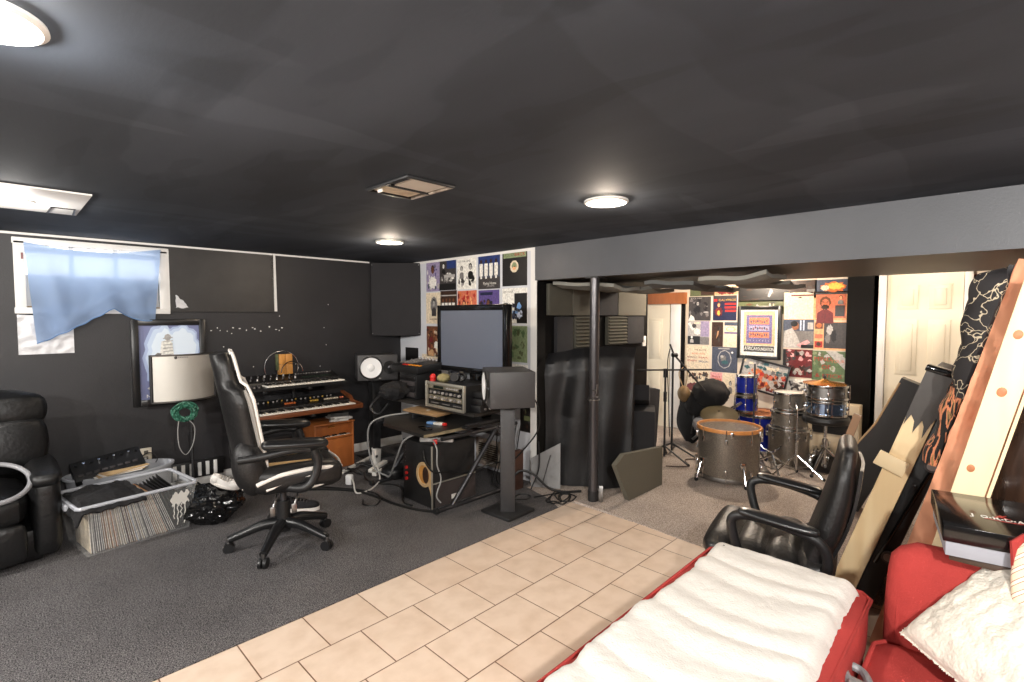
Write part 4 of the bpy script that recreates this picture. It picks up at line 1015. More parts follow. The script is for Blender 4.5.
cable([(2.95, 2.95, .05), (3.02, 2.87, .20), (3.10, 2.78, .18), (3.18, 2.68, .07), (3.28, 2.60, .03), (3.42, 2.52, .02)], .010, black_cord, 'thick black cable arching behind the tall speaker stand')
b = MB()
pts = [(3.05, 2.72, .014)]
for k in range(46):
    a = k*.62; pts.append((3.20+.11*cos(a)+.05*sin(.31*k), 2.55+.075*sin(a*1.03)+.03*cos(.4*k), .013+.016*(k % 4 == 0)))
b.tube(pts, .005, black_cord, 6, smooth=4); b.build('cable_tangle', label='tangled black cable heap on the tile edge beside the steel pole', cat='cable')
b = MB()
pts = []
for k in range(40):
    a = k*.7; pts.append((2.42+.12*cos(a)+.03*sin(.5*k), 4.36+.14*sin(a*.97), .02+.02*(k % 3)))
b.tube(pts, .006, black_cord, 6, smooth=4); b.build('cable_tangle', label='tangled black cable heap around the white metal tube', cat='cable')
b = MB(); b.tube([(2.9, 2.82, .011), (2.98, 2.74, .011), (3.06, 2.78, .011), (3.02, 2.86, .011), (2.94, 2.84, .011)], .005, black_cord, 6, True, smooth=6); b.build('cable', label='small loop of black cable behind the tall speaker stand', cat='cable')
# things against the record wall, near floor
b = MB(); b.box((XB-.006, 3.56, .17), (.012, .36, .26), rust, bev=.003); b.box((XB-.014, 3.56, .17), (.006, .27, .17), mat('vent_dark', rgb(74, 66, 52), .6)); 
for k in range(8): b.box((XB-.018, 3.56, .095+.021*k), (.006, .27, .005), rust)
b.build('wall_vent', label='yellowed wall vent low on the record wall behind the desk leg', cat='vent')
b = MB(); b.box((3.12, 2.98, .17), (.10, .05, .34), mat('dark_wood_box', rgb(70, 46, 36), .5, var=.3, vscale=9), bev=.004); b.box((3.066, 2.98, .22), (.008, .03, .06), paper_white); b.build('wooden_post', label='dark brown wooden block standing behind the tall speaker stand', cat='wood block')
b = MB()
b.prism([(3.03-3.03, .0), (.26, .0), (.26, .40), (0, .25)], 0, .012, foam_grey, Matrix(((.50, 0, .86, 3.24), (-.86, 0, .50, 2.93), (0, 1, 0, .006), (0, 0, 0, 1))))
b.tube([(3.285, 2.84, .03), (3.32, 2.775, .30)], .004, ink('dgrey'), 6); b.build('felt_scrap', label='light grey felt scrap leaning at the end of the record wall', cat='panel')

# ------------------------------------------------------------------ sleeves and posters on walls
SLEEVES = 0
def blob(g, M, cx, cy, rx, ry, m, d, n=22, wob=.10, seed=0):
    g.prism([(cx+rx*cos(2*pi*k/n)*(1+wob*sin(3*k*.9+seed)), cy+ry*sin(2*pi*k/n)*(1+wob*cos(2.3*k+seed))) for k in range(n)], d, d+.0003, m, M)
def sleeve(kind, plane, cy, cz, w, h, base, art, label, group='record sleeves covering the wall', name='record_sleeve', cat='record sleeve', tilt=0., thick=.004, ydist=0):
    """cy = horizontal wall coordinate of the centre"""
    M = wallM('B', plane-ydist, cy, cz) if kind == 'B' else wallM('A', cy, plane-ydist, cz)
    if tilt: M = M @ Matrix.Rotation(tilt, 4, 'Z')
    M = M @ Matrix.Translation((0, 0, .0))
    g = MB(); g.box((0, 0, thick/2), (w, h, thick), ink(base), M=M)
    d = thick+.0002
    for q, a in enumerate(art):
        k = a[0]; d += .00035
        X = lambda x: (x-.5)*w; Y = lambda y: (y-.5)*h
        if k == 'r': g.prism([(X(a[1]), Y(a[2])), (X(a[3]), Y(a[2])), (X(a[3]), Y(a[4])), (X(a[1]), Y(a[4]))], d, d+.0003, ink(a[5]), M)
        elif k == 'e': blob(g, M, X(a[1]), Y(a[2]), a[3]*w, a[4]*h, ink(a[5]), d, wob=.04, seed=q)
        elif k == 'b': blob(g, M, X(a[1]), Y(a[2]), a[3]*w, a[4]*h, ink(a[5]), d, wob=.2, seed=q*1.7)
        elif k == 'p': g.prism([(X(x), Y(y)) for x, y in a[1]], d, d+.0003, ink(a[2]), M)
        elif k == 't': g.text(a[1], a[4]*h, ink(a[5]), M @ Matrix.Translation((X(a[2]), Y(a[3]), d)), .0002, (a[6]*w if len(a) > 6 else None))
        elif k == 'm':   # figure: head, hair, shoulders
            cx, cy_, s, sk, hr, sh = a[1:7]
            g.prism([(X(cx-.95*s), Y(cy_-2.6*s)), (X(cx-.85*s), Y(cy_-1.25*s)), (X(cx-.3*s), Y(cy_-.85*s)), (X(cx+.3*s), Y(cy_-.85*s)), (X(cx+.85*s), Y(cy_-1.25*s)), (X(cx+.95*s), Y(cy_-2.6*s))], d, d+.0003, ink(sh), M)
            blob(g, M, X(cx), Y(cy_+.12*s), .60*s*w, .72*s*h, ink(hr), d+.0002, wob=.08, seed=q)
            blob(g, M, X(cx), Y(cy_-.06*s), .42*s*w, .58*s*h, ink(sk), d+.0004, wob=.03)
            g.box((X(cx), Y(cy_+.02*s), d+.0008), (.5*s*w, .07*s*h, .0002), ink(hr), M=M); d += .0006
        elif k == 'n':   # busy photographic patch: many small blobs
            x0, y0, x1, y1, cols, n = a[1:7]
            rr = random.Random(a[7] if len(a) > 7 else q+int(cy*100))
            for i in range(n):
                rx = rr.uniform(.03, .09); ry = rr.uniform(.03, .10)
                blob(g, M, X(rr.uniform(x0+rx, x1-rx)), Y(rr.uniform(y0+ry, y1-ry)), rx*w, ry*h, ink(cols[i % len(cols)]), d+.00005*i, n=9, wob=.25, seed=i)
            d += .0005+.00005*n
    return g.build(name, label=label, cat=cat, group=group)
GB = 'record sleeves on the white wall behind the television'
PB = XB
row1, row2, row3, row4 = 1.925, 1.605, 1.25, .99
S = lambda *a, **k: sleeve('B', PB, *a, group=GB, **k)
S(4.44, row1, .235, .32, 'lilac', [('n', 0, 0, 1, 1, ['purple', 'lgrey', 'white', 'slate'], 18), ('m', .5, .72, .2, 'skin2', 'dbrown', 'lilac'), ('b', .5, .3, .3, .2, 'white')], 'lilac sleeve with a seated figure in the top left of the record wall')
S(4.185, row1, .27, .31, 'dgrey', [('r', .45, .72, 1, 1, 'blue'), ('m', .25, .82, .13, 'white', 'black', 'black'), ('n', .05, .25, .95, .6, ['lgrey', 'grey', 'white', 'dgrey'], 26), ('r', 0, 0, 1, .22, 'black'), ('r', .3, .42, .95, .52, 'lgrey')], 'dark sleeve with a blue top corner second in the top row')
S(3.885, row1, .29, .31, 'white', [('t', 'LET IT BE LONG', .4, .9, .08, 'dgrey', .6), ('m', .25, .66, .12, 'lgrey', 'black', 'grey'), ('m', .72, .70, .15, 'lgrey', 'black', 'black'), ('n', .05, .05, .95, .45, ['grey', 'dgrey', 'lgrey', 'black'], 22), ('p', [(.3, .05), (.5, .35), (.62, .3), (.66, .05)], 'white')], 'white sleeve with two dark hatted figures in the top row')
S(3.555, row1, .30, .33, 'slate', [('r', 0, .68, 1, 1, 'blue'), ('r', 0, 0, 1, .34, 'dgrey')]+[x for k in range(4) for x in (('r', .06+.235*k, .38, .22+.235*k, .74, 'white'), ('e', .14+.235*k, .80, .05, .06, 'dbrown'), ('r', .10+.235*k, .30, .18+.235*k, .4, 'white'))]+[('t', 'Flying Home', .55, .16, .11, 'white', .6), ('t', 'SINGERS', .6, .08, .06, 'lgrey', .34)], 'blue sleeve with four figures in white suits in the top row')
S(3.215, row1+.01, .31, .32, 'black', [('r', .05, .8, .97, .97, 'lime'), ('t', 'ROLL ON', .32, .88, .13, 'olive', .4), ('t', 'BACK', .72, .88, .13, 'red', .42), ('e', .5, .55, .17, .17, 'cream'), ('e', .5, .57, .10, .10, 'lime'), ('e', .5, .5, .07, .05, 'peach'), ('e', .5, .55, .02, .02, 'black')], 'black sleeve with a cream round label and green and red header')
S(4.43, row2-.02, .27, .335, 'cream', [('e', .52, .6, .22, .27, 'grey'), ('m', .52, .66, .16, 'lgrey', 'black', 'dgrey'), ('t', 'REMEMBER', .5, .14, .06, 'brown', .5)], 'cream sleeve with an oval grey portrait left of the television')
S(4.175, row2+.02, .27, .28, 'dbrown', [x for k in range(4) for x in (('r', .08+.22*k, .08, .24+.22*k, .55, 'white'), ('e', .16+.22*k, .64, .05, .07, 'skin2'))]+[('r', 0, .8, 1, .84, 'lgrey')], 'dark sleeve with four figures in white in the second row')
S(3.88, row2, .29, .30, 'salmon', [('n', 0, 0, 1, 1, ['red', 'orange', 'peach', 'maroon', 'red'], 40), ('m', .36, .55, .16, 'peach', 'maroon', 'red')], 'fiery red and orange sleeve above the television')
S(3.56, row2-.005, .29, .30, 'purple', [('n', .02, .0, .98, .7, ['maroon', 'navy', 'black', 'dbrown', 'salmon'], 34), ('r', .1, .84, .7, .93, 'navy'), ('m', .5, .6, .14, 'skin2', 'black', 'navy')], 'purple sleeve with dark figures above the television')
S(3.215, row2-.01, .315, .32, 'white', [('r', .5, 0, 1, .85, 'black'), ('p', [(.5, .0), (.42, .3), (.55, .35), (.6, 0)], 'white'), ('n', .35, .1, .85, .6, ['sky', 'black', 'slate', 'paleblue', 'navy'], 28), ('t', 'ON YOUR', .25, .9, .09, 'lgrey', .42), ('b', .16, .55, .10, .04, 'black'), ('b', .3, .5, .08, .06, 'dgrey')], 'white and black sleeve with blue figure above the television corner')
S(4.415, 1.225, .29, .33, 'brown', [('n', 0, 0, 1, 1, ['tan', 'skin', 'dbrown', 'maroon', 'cream', 'brown'], 36), ('m', .6, .62, .13, 'skin', 'dbrown', 'white'), ('m', .3, .75, .11, 'skin2', 'black', 'maroon'), ('m', .35, .35, .13, 'skin', 'dbrown', 'tan')], 'brown group photograph sleeve left of the television')
S(3.215, 1.245, .315, .33, 'lime', [('n', .05, .05, .95, .95, ['green', 'olive', 'lime', 'green'], 40), ('b', .2, .65, .04, .04, 'cream')], 'mossy green sleeve right of the television')
S(4.85, .99, .25, .30, 'black', [('p', [(.3, 0), (.42, .35), (.55, .45), (.66, .3), (.8, 0)], 'dgrey'), ('e', .5, .45, .09, .13, 'lgrey'), ('n', .1, 0, .9, .3, ['grey', 'dgrey'], 10)], 'black sleeve with a pale figure low beside the bass trap')
S(4.50, .93, .30, .30, 'cream', [('m', .45, .62, .17, 'skin2', 'black', 'white'), ('m', .8, .4, .12, 'lgrey', 'dgrey', 'grey')], 'cream sleeve with a figure in a white shirt left of the television')
S(3.20, .93, .30, .26, 'white', [('r', .1, .2, .7, .75, 'black'), ('e', .35, .5, .14, .1, 'maroon'), ('p', [(.6, .3), (.95, .6), (.95, .9), (.75, .8)], 'pink')], 'white sleeve with black and pink shapes behind the nearer monitor')
S(3.06, .60, .16, .30, 'black', [('n', .1, .1, .9, .9, ['dgrey', 'olive', 'dbrown'], 10), ('r', .3, .35, .8, .5, 'olive')], 'black sleeve beneath the nearer monitor')
S(4.54, .62, .30, .30, 'dgrey', [('n', 0, 0, 1, 1, ['lgrey', 'black', 'brown', 'grey'], 22)], 'dark photograph sleeve below the sequencer')
S(2.995, .80, .05, .28, 'tan', [('r', 0, .8, 1, 1, 'cream')], 'narrow tan card at the edge of the white wall')

GC = 'record sleeves on the back wall behind the drums'
PC = XC
def C(*a, **k):
    k.setdefault('group', GC); return sleeve('B', PC, *a, **k)
bw = ['black', 'grey', 'dgrey', 'lgrey']
C(2.82, 1.595, .29, .305, 'dgrey', [('n', 0, .1, 1, 1, ['black', 'dgrey', 'black', 'grey'], 24), ('t', 'BLACK WIND', .35, .93, .08, 'lgrey', .5), ('m', .42, .72, .13, 'lgrey', 'black', 'black'), ('p', [(.0, .0), (.1, .25), (.25, .15), (.3, .0)], 'white'), ('b', .8, .35, .12, .03, 'lgrey')], 'black and white portrait sleeve in the top left of the back wall')
C(2.50, 1.60, .29, .31, 'navy', [('r', 0, .88, 1, 1, 'dgrey'), ('r', .03, .76, .18, .87, 'red'), ('t', 'CALYPSOS', .6, .815, .12, 'yellow', .72), ('r', .5, .62, .97, .70, 'red'), ('r', .5, .48, .97, .56, 'red'), ('r', .52, .34, .97, .43, 'red'), ('m', .25, .62, .12, 'peach', 'brown', 'tan'), ('b', .25, .35, .17, .18, 'maroon'), ('b', .25, .3, .06, .1, 'yellow')], 'navy sleeve with yellow heading and red blocks on the back wall')
C(2.83, 1.285, .285, .30, 'lgrey', [('r', 0, 0, .58, .35, 'black'), ('r', .58, 0, 1, .32, 'grey'), ('r', .6, .34, 1, 1, 'lilac'), ('b', .45, .55, .16, .14, 'white'), ('p', [(0, .9), (.1, .95), (.35, .65), (.2, .6)], 'white'), ('b', .3, .8, .1, .1, 'dgrey'), ('m', .2, .3, .09, 'white', 'lgrey', 'lgrey'), ('r', .3, .88, .6, .96, 'cream')], 'black white and lilac collage sleeve on the back wall')
C(2.585, 1.27, .14, .31, 'dbrown', [('n', .05, .1, .95, .9, ['dgrey', 'dbrown', 'black'], 14), ('p', [(.4, .3), (.6, .5), (.65, .65), (.5, .62), (.48, .5)], 'tan')], 'narrow dark brown card with a small figure on the back wall')
C(2.42, 1.27, .155, .31, 'cream', [('r', 0, .86, 1, 1, 'slate'), ('r', 0, .54, 1, .6, 'purple'), ('e', .5, .72, .38, .1, 'peach'), ('e', .5, .72, .30, .07, 'cream')], 'narrow cream card with a purple stripe on the back wall')
C(2.84, .965, .31, .305, 'cream', [('t', 'THE BLACK', .62, .82, .10, 'brown', .5), ('t', 'BAND WITH', .55, .66, .10, 'orange', .56), ('t', 'MIRACLE', .27, .50, .11, 'maroon', .42), ('t', 'MAX', .76, .50, .11, 'red', .38), ('t', 'MOMENT', .28, .35, .11, 'red', .42), ('t', 'SPOON', .77, .33, .11, 'blue', .40)], 'cream sleeve with four lines of coloured lettering on the back wall')
C(2.49, .955, .315, .315, 'slate', [('e', .5, .52, .27, .36, 'lgrey'), ('e', .5, .52, .24, .33, 'slate'), ('b', .46, .55, .11, .14, 'grey'), ('b', .52, .4, .14, .08, 'teal'), ('b', .4, .62, .06, .06, 'lgrey'), ('e', .8, .8, .04, .04, 'white'), ('r', .25, .92, .7, .96, 'lgrey')], 'dark slate sleeve with a pale oval emblem on the back wall')
C(2.84, .655, .305, .27, 'cream', [('n', 0, .5, 1, 1, ['dbrown', 'brown', 'cream', 'dgrey'], 26), ('b', .35, .22, .3, .2, 'maroon'), ('b', .6, .35, .2, .12, 'maroon')], 'cream and maroon sleeve behind the microphone boom')
C(2.59, .655, .15, .27, 'pink', [('t', 'Rose', .5, .8, .14, 'red', .7), ('t', 'Live', .55, .62, .16, 'red', .7), ('r', .3, .56, .95, .72, 'salmon'), ('t', 'LIVE', .62, .64, .13, 'pink', .5)], 'small pink card with red writing behind the black covers')
C(2.42, .655, .16, .27, 'cream', [('m', .55, .52, .17, 'lgrey', 'dgrey', 'grey')], 'small cream card with a grey portrait behind the black covers')
C(2.79, 1.80, .32, .09, 'olive', [('r', .45, .1, 1, .95, 'dbrown')], 'dim olive sleeve half hidden by the ceiling foam on the left')
C(2.49, 1.815, .29, .105, 'tan', [('b', .35, .45, .2, .4, 'maroon'), ('b', .7, .45, .2, .4, 'maroon')], 'tan sleeve with maroon shapes under the ceiling foam')
C(2.06, 1.77, .56, .20, 'black', [('n', 0, 0, 1, 1, ['dgrey', 'black', 'dbrown'], 12), ('p', [(.6, .3), (.66, .8), (.7, .6), (.64, .25)], 'lgrey')], 'black poster strip under the ceiling foam above the framed print', name='poster', cat='poster')
C(2.06, 1.605, .56, .16, 'olive', [('n', 0, 0, 1, 1, ['dgrey', 'olive', 'brown'], 10), ('b', .4, .45, .03, .28, 'lgrey'), ('b', .65, .5, .02, .3, 'cream'), ('b', .72, .5, .015, .25, 'cream')], 'dim olive poster just above the framed print', name='poster', cat='poster')
C(1.64, 1.80, .28, .20, 'dbrown', [('n', 0, 0, 1, 1, ['black', 'dbrown', 'dgrey'], 12), ('r', .65, .35, .95, .5, 'grey'), ('r', .1, .12, .9, .2, 'maroon')], 'dark sleeve beneath the ceiling foam right of the framed print')
C(1.675, 1.615, .305, .31, 'peach', [('r', .01, .01, .99, .99, 'cream')], 'plain blank cream sleeve on the back wall')
C(1.67, 1.30, .31, .32, 'grey', [('r', 0, .6, 1, 1, 'slate'), ('r', .55, .62, .6, .98, 'paleblue'), ('r', .65, .62, .7, .98, 'paleblue'), ('r', .8, .66, .98, .9, 'lgrey'), ('p', [(0, 0), (.05, .6), (.3, .7), (.45, .45), (.6, .1), (.6, 0)], 'lgrey'), ('e', .4, .78, .12, .15, 'skin'), ('e', .36, .85, .12, .1, 'black'), ('p', [(.45, .1), (.8, .3), (.9, .2), (.6, .02)], 'pink'), ('r', .6, 0, 1, .12, 'black')], 'sleeve with a man in a grey shirt playing drums on the back wall')
C(1.67, .965, .30, .315, 'maroon', [('n', 0, 0, 1, 1, ['black', 'maroon', 'pink', 'dbrown', 'lgrey', 'dgrey'], 60), ('r', 0, 0, .1, 1, 'black')], 'crowded dark group photograph sleeve beneath the man in the grey shirt')
C(1.63, .655, .29, .26, 'white', [('e', .3, .5, .16, .2, 'dgrey'), ('e', .3, .5, .08, .1, 'lgrey'), ('e', .62, .4, .2, .24, 'grey'), ('e', .62, .4, .11, .13, 'white'), ('e', .8, .78, .12, .14, 'dgrey'), ('e', .8, .78, .06, .07, 'white'), ('n', .05, .6, .6, .95, bw, 12)], 'white sleeve with grey ring drawings behind the tom stack')
C(1.355, 1.815, .32, .16, 'slate', [('b', .55, .5, .36, .34, 'orange'), ('b', .6, .55, .22, .22, 'yellow'), ('b', .3, .45, .12, .18, 'cream'), ('r', 0, 0, 1, .14, 'dgrey')], 'slate sleeve with a yellow and orange picture in the top right')
C(1.36, 1.61, .325, .315, 'peach', [('r', .06, .08, .94, .92, 'salmon'), ('m', .34, .60, .27, 'salmon', 'brown', 'maroon'), ('b', .34, .46, .12, .09, 'dbrown'), ('e', .27, .64, .03, .015, 'dbrown'), ('e', .41, .64, .03, .015, 'dbrown'), ('r', .33, .54, .36, .62, 'orange'), ('r', .63, .14, .90, .52, 'dgrey'), ('m', .78, .78, .09, 'peach', 'black', 'grey')], 'orange sleeve with a bearded portrait and a standing figure')
C(1.355, 1.285, .315, .31, 'peach', [('r', .3, .06, .99, .97, 'dgrey'), ('b', .48, .7, .10, .18, 'lgrey'), ('b', .42, .4, .08, .16, 'grey'), ('b', .6, .5, .08, .22, 'black'), ('r', .03, .74, .27, .95, 'brown'), ('e', .15, .86, .08, .08, 'orange'), ('r', .03, .4, .27, .55, 'salmon'), ('r', .03, .08, .27, .3, 'red'), ('b', .15, .2, .07, .07, 'dbrown')], 'orange edged sleeve with a grey profile portrait')
C(1.36, .955, .33, .325, 'green', [('n', 0, 0, 1, 1, ['lime', 'green', 'olive', 'lgrey', 'green'], 34), ('p', [(.4, 1), (1, .35), (1, .75), (.7, 1)], 'lgrey'), ('t', 'MIND', .32, .72, .2, 'red', .5), ('t', 'YOUR', .75, .66, .15, 'salmon', .4), ('t', 'OF', .42, .45, .2, 'red', .26), ('t', '& STICK', .5, .16, .17, 'red', .78)], 'green sleeve with large red lettering above the cymbal')
C(1.36, .66, .32, .24, 'white', [('t', 'STREETS', .6, .85, .10, 'red', .7), ('r', .85, .2, .97, .9, 'red'), ('n', .05, .1, .8, .7, ['tan', 'salmon', 'cream'], 14)], 'white and red sleeve behind the snare drums')
# two framed pieces on the back wall
fr1 = thing('framed_print', (XC, 2.075, 1.06), 'black framed purple and orange poster hanging behind the drums', 'framed print')
FM = wallM('B', XC-.012, 2.085, 1.305) @ Matrix.Diagonal((.90, .96, 1, 1))
quick('frame', fr1, lambda g: frame_f(g, FM, .545, .655, .04, .035, black_satin))
def fp(g):
    d = .008
    def r(x0, y0, x1, y1, m, k): g.box(((x0+x1)/2, (y0+y1)/2, d+.0006*k), (x1-x0, y1-y0, .0008), ink(m), M=FM)
    r(-.235, -.29, .235, .29, 'white', 0); r(-.195, -.16, .195, .262, 'peach', 1); r(-.16, -.135, .16, .215, 'purple', 2)
    r(-.125, .10, .125, .185, 'orange', 3); r(-.125, .02, .125, .085, 'lilac', 3); r(-.125, -.065, .125, .005, 'orange', 3)
    rr = random.Random(3)
    for y0 in (.14, .05, -.03):
        for k in range(8): blob(g, FM, -.10+.028*k, y0+rr.uniform(-.012, .012), .011, .016, ink('maroon' if k % 3 else 'navy'), d+.003, 10, .3, k)
    for k in range(16): g.box((-.14+.0187*k, .20, d+.002), (.009, .012, .0008), ink('slate'), M=FM); g.box((-.14+.0187*k, -.10, d+.002), (.009, .016, .0008), ink('slate' if k % 2 else 'lilac'), M=FM)
    r(-.19, -.243, .19, -.165, 'black', 2); 
    g.text('AFRICA', .062, ink('white'), FM @ Matrix.Translation((-.108, -.202, d+.003)), .0003, .145); g.text('FOUNDATION', .054, ink('white'), FM @ Matrix.Translation((.078, -.206, d+.003)), .0003, .21)
quick('print', fr1, fp)
quick('glass', fr1, lambda g: g.box((0, 0, .018), (.47, .58, .002), window_glass, M=FM))
fr2 = thing('framed_photograph', (XC, 1.95, .62), 'tilted black framed red group photograph behind the blue drums', 'framed print')
FM2 = wallM('B', XC-.035, 2.02, .79) @ Matrix.Rotation(radians(-12), 4, 'Z') @ Matrix.Diagonal((.86, .94, 1, 1))
quick('frame', fr2, lambda g: frame_f(g, FM2, .62, .40, .022, .03, black_satin))
def fp2(g):
    g.box((0, 0, .006), (.59, .37, .004), ink('lgrey'), M=FM2)
    rr = random.Random(5)
    for k in range(70): blob(g, FM2, rr.uniform(-.18, .27), rr.uniform(-.17, .06), rr.uniform(.012, .035), rr.uniform(.012, .035), ink(['salmon', 'red', 'maroon', 'orange', 'dbrown', 'skin'][k % 6]), .0085+.00004*k, 9, .3, k)
    for k in range(26): blob(g, FM2, rr.uniform(-.27, .27), rr.uniform(.06, .17), rr.uniform(.02, .05), rr.uniform(.012, .03), ink(['lgrey', 'teal', 'grey', 'cream'][k % 4]), .0115+.00004*k, 9, .3, k)
quick('print', fr2, fp2)
# right of the door: two red framed pieces
sleeve('B', XC, .17, 1.72, .30, .33, 'maroon', [('n', 0, 0, 1, 1, ['maroon', 'dbrown', 'brown', 'maroon'], 20), ('b', .4, .65, .25, .2, 'pink'), ('b', .45, .45, .2, .12, 'maroon'), ('r', .5, .02, .9, .08, 'cream')], 'maroon sleeve with pink shapes high beside the cream door', group=None)
sleeve('B', XC, .155, 1.27, .31, .48, 'red', [('r', .16, .14, .9, .86, 'cream'), ('r', .24, .2, .9, .8, 'peach'), ('m', .6, .5, .16, 'skin', 'dbrown', 'maroon')], 'red bordered poster beside the cream door', group=None, name='poster', cat='poster')
# ------------------------------------------------------------------ drum corner
po = thing('steel_pole', (3.335, 2.335, 0), 'dark steel support pole standing under the grey beam', 'pole')
quick('shaft', po, lambda g: g.cyl((3.345, 2.345, .0), (3.345, 2.345, 1.812), .038, mat('pole_steel_paint', rgb(84, 82, 84), .3, .7), n=28))
quick('pole_foot', po, lambda g: g.cyl((3.345, 2.345, .0), (3.345, 2.345, .09), .042, black_metal, n=24))
quick('top_plate', po, lambda g: g.box((3.36, 2.345, 1.806), (.12, .12, .012), black_metal))
b = MB()
for k in range(8): b.box((3.316+rnd.uniform(-.02, .02), 2.345+rnd.uniform(-.05, .03), .84+.018*k), (.012, .03, .005), steel, (rnd.uniform(-1, 1), rnd.uniform(-1, 1), .3))
b.tube([(3.312, 2.37, .82), (3.31, 2.33, .84), (3.31, 2.30, .88), (3.312, 2.29, .96)], .004, steel, 6, smooth=4)
b.tube([(3.345+.045*cos(t*pi/10), 2.345+.045*sin(t*pi/10), .83) for t in range(20)], .005, steel, 6, True)
b.build('pole_chain', label='short bright chain wrapped around the dark steel pole', cat='chain')
b = MB(); b.box((3.36, 2.28, .07), (.012, .035, .13), steel, (0, .1, .3), bev=.003); b.build('bracket', label='small grey metal bracket at the foot of the steel pole', cat='bracket')

# foam squares on the black side wall (facing -Y)
def foam_sq(x0, x1, z0, z1, m, lab, ribs=0, y=2.944):
    b = MB(); b.pillow(((x0+x1)/2, y-.022, (z0+z1)/2), (x1-x0, .044, z1-z0), m, bev=.008, puff=.002, cuts=4)
    for k in range(ribs):
        zz = z0+(k+.5)*(z1-z0)/ribs
        b.prism([(y-.044, zz-.010), (y-.044, zz+.010), (y-.062, zz)], x0+.008, x1-.008, m, Matrix(((0, 0, 1, 0), (1, 0, 0, 0), (0, 1, 0, 0), (0, 0, 0, 1))))
    b.build('acoustic_square', label=lab, cat='acoustic foam')
foam_sq(3.45, 3.785, 1.505, 1.79, foam_olive, 'olive foam square at the upper left end of the black side wall')
foam_sq(3.795, 4.14, 1.505, 1.79, mat('olive_foam_dim', rgb(94, 91, 82), .95, bump=.3, bscale=200), 'olive foam square immediately left of the steel pole under the beam')
foam_sq(4.20, 4.56, 1.505, 1.79, foam_dark, 'charcoal foam square immediately right of the steel pole under the beam')
foam_sq(4.57, 5.14, 1.505, 1.76, mat('olive_foam_dim', rgb(94, 91, 82), .95), 'wide olive foam panel high beside the white light switch')
foam_sq(3.56, 3.80, 1.16, 1.495, foam_dark, 'charcoal foam square below the upper left olive square')
foam_sq(3.83, 4.14, 1.19, 1.495, foam_olive, 'ribbed olive foam square left of the steel pole', 9)
foam_sq(4.38, 4.74, 1.20, 1.495, foam_olive, 'ribbed olive foam square right of the steel pole', 9)
foam_sq(4.75, 5.10, 1.20, 1.495, foam_dark, 'charcoal foam square below the light olive panel by the switch')
# sagging foam sheets under the beam
def cloud(x, y0, y1, z, dz, d, m, lab, s):
    b = MB()
    def f(u, v):
        yy = y0+(y1-y0)*u
        return (x-d/2+d*v, yy, z+dz*(u-.5)+.012*sin(4.2*u+s)+.007*sin(8*u+2*s)-.02*v*(1-v)*4+.006*sin(9*v+s))
    b.grid(f, 28, 10, m, -.028); b.build('acoustic_sheet', label=lab, cat='acoustic foam')
fl = mat('grey_foam_sheet', rgb(132, 131, 124), .95, bump=.3, bscale=180, var=.08, vscale=5)
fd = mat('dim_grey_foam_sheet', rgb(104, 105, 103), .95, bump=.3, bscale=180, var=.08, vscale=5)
cloud(3.62, 2.84, 2.22, 1.745, -.015, .4, fl, 'sagging grey foam sheet under the beam across the steel pole', 1.)
cloud(4.05, 2.70, 2.12, 1.735, -.02, .4, fl, 'sagging grey foam sheet under the beam above the black side wall', 2.2)
cloud(3.82, 2.06, 1.66, 1.735, .0, .4, fd, 'dim foam sheet under the beam above the cream door', .4)
cloud(3.60, 1.52, 1.08, 1.745, .01, .42, fl, 'brightest sagging foam sheet under the beam above the blue drums', 2.8)
cloud(4.15, 1.50, 1.10, 1.735, .0, .4, fl, 'curled foam sheet under the beam above the framed purple print', 1.6)
cloud(4.5, 2.05, 1.70, 1.74, .0, .3, fd, 'small foam sheet at the back edge of the beam above the records', .9)

# black sheet-covered panels
def drape(u, v):
    a, c = Vector((3.33, 2.86)), Vector((3.80, 2.27))
    p = a+(c-a)*u; n = Vector((.76, .61))
    top = 1.20+.05*sin(2.5*u+.2)-.05*(1-u)
    z = .012+top*v
    f = .035*sin(7*u+1.5*v)*(1-.5*v)+.02*sin(17*u-3*v)+.05*v*v*(1 if v > .85 else .4)+.03*noise.noise((u*3, v*3, 2))
    k = .10*max(0, v-.9)/.1
    return (p.x+n.x*(f+.03+k), p.y+n.y*(f+.03+k)*.5, z-.03*max(0, v-.9)/.1)
b = MB(); b.grid(drape, 50, 40, drape_fabric, -.03); b.build('sheet_covered_panel', label='black sheet draped over a standing panel behind the steel pole', cat='covered panel')
def drape2(u, v):
    a, c = Vector((3.72, 2.62)), Vector((4.22, 2.50))
    p = a+(c-a)*u
    return (p.x+.02*sin(6*u), p.y+.03*sin(9*u+2*v)+.05*v, .012+(1.17-.10*u)*v)
b = MB(); b.grid(drape2, 36, 24, drape_fabric, -.03); b.build('sheet_covered_panel', label='taller black sheet-covered panel right of the steel pole', cat='covered panel')
# pentagonal olive panel box standing on the carpet
AX_ = Matrix(((1, 0, 0, 0), (0, 0, 1, 0), (0, 1, 0, 0), (0, 0, 0, 1)))
b = MB(); b.prism([(3.54, .006), (4.09, .006), (4.09, .345), (3.46, .40), (3.34, .335)], 2.13, 2.17, mat('olive_box_felt', rgb(96, 92, 80), .85, bump=.2, bscale=200), AX_); b.build('floor_wedge', label='olive grey angular floor wedge in front of the black sheets', cat='floor monitor')
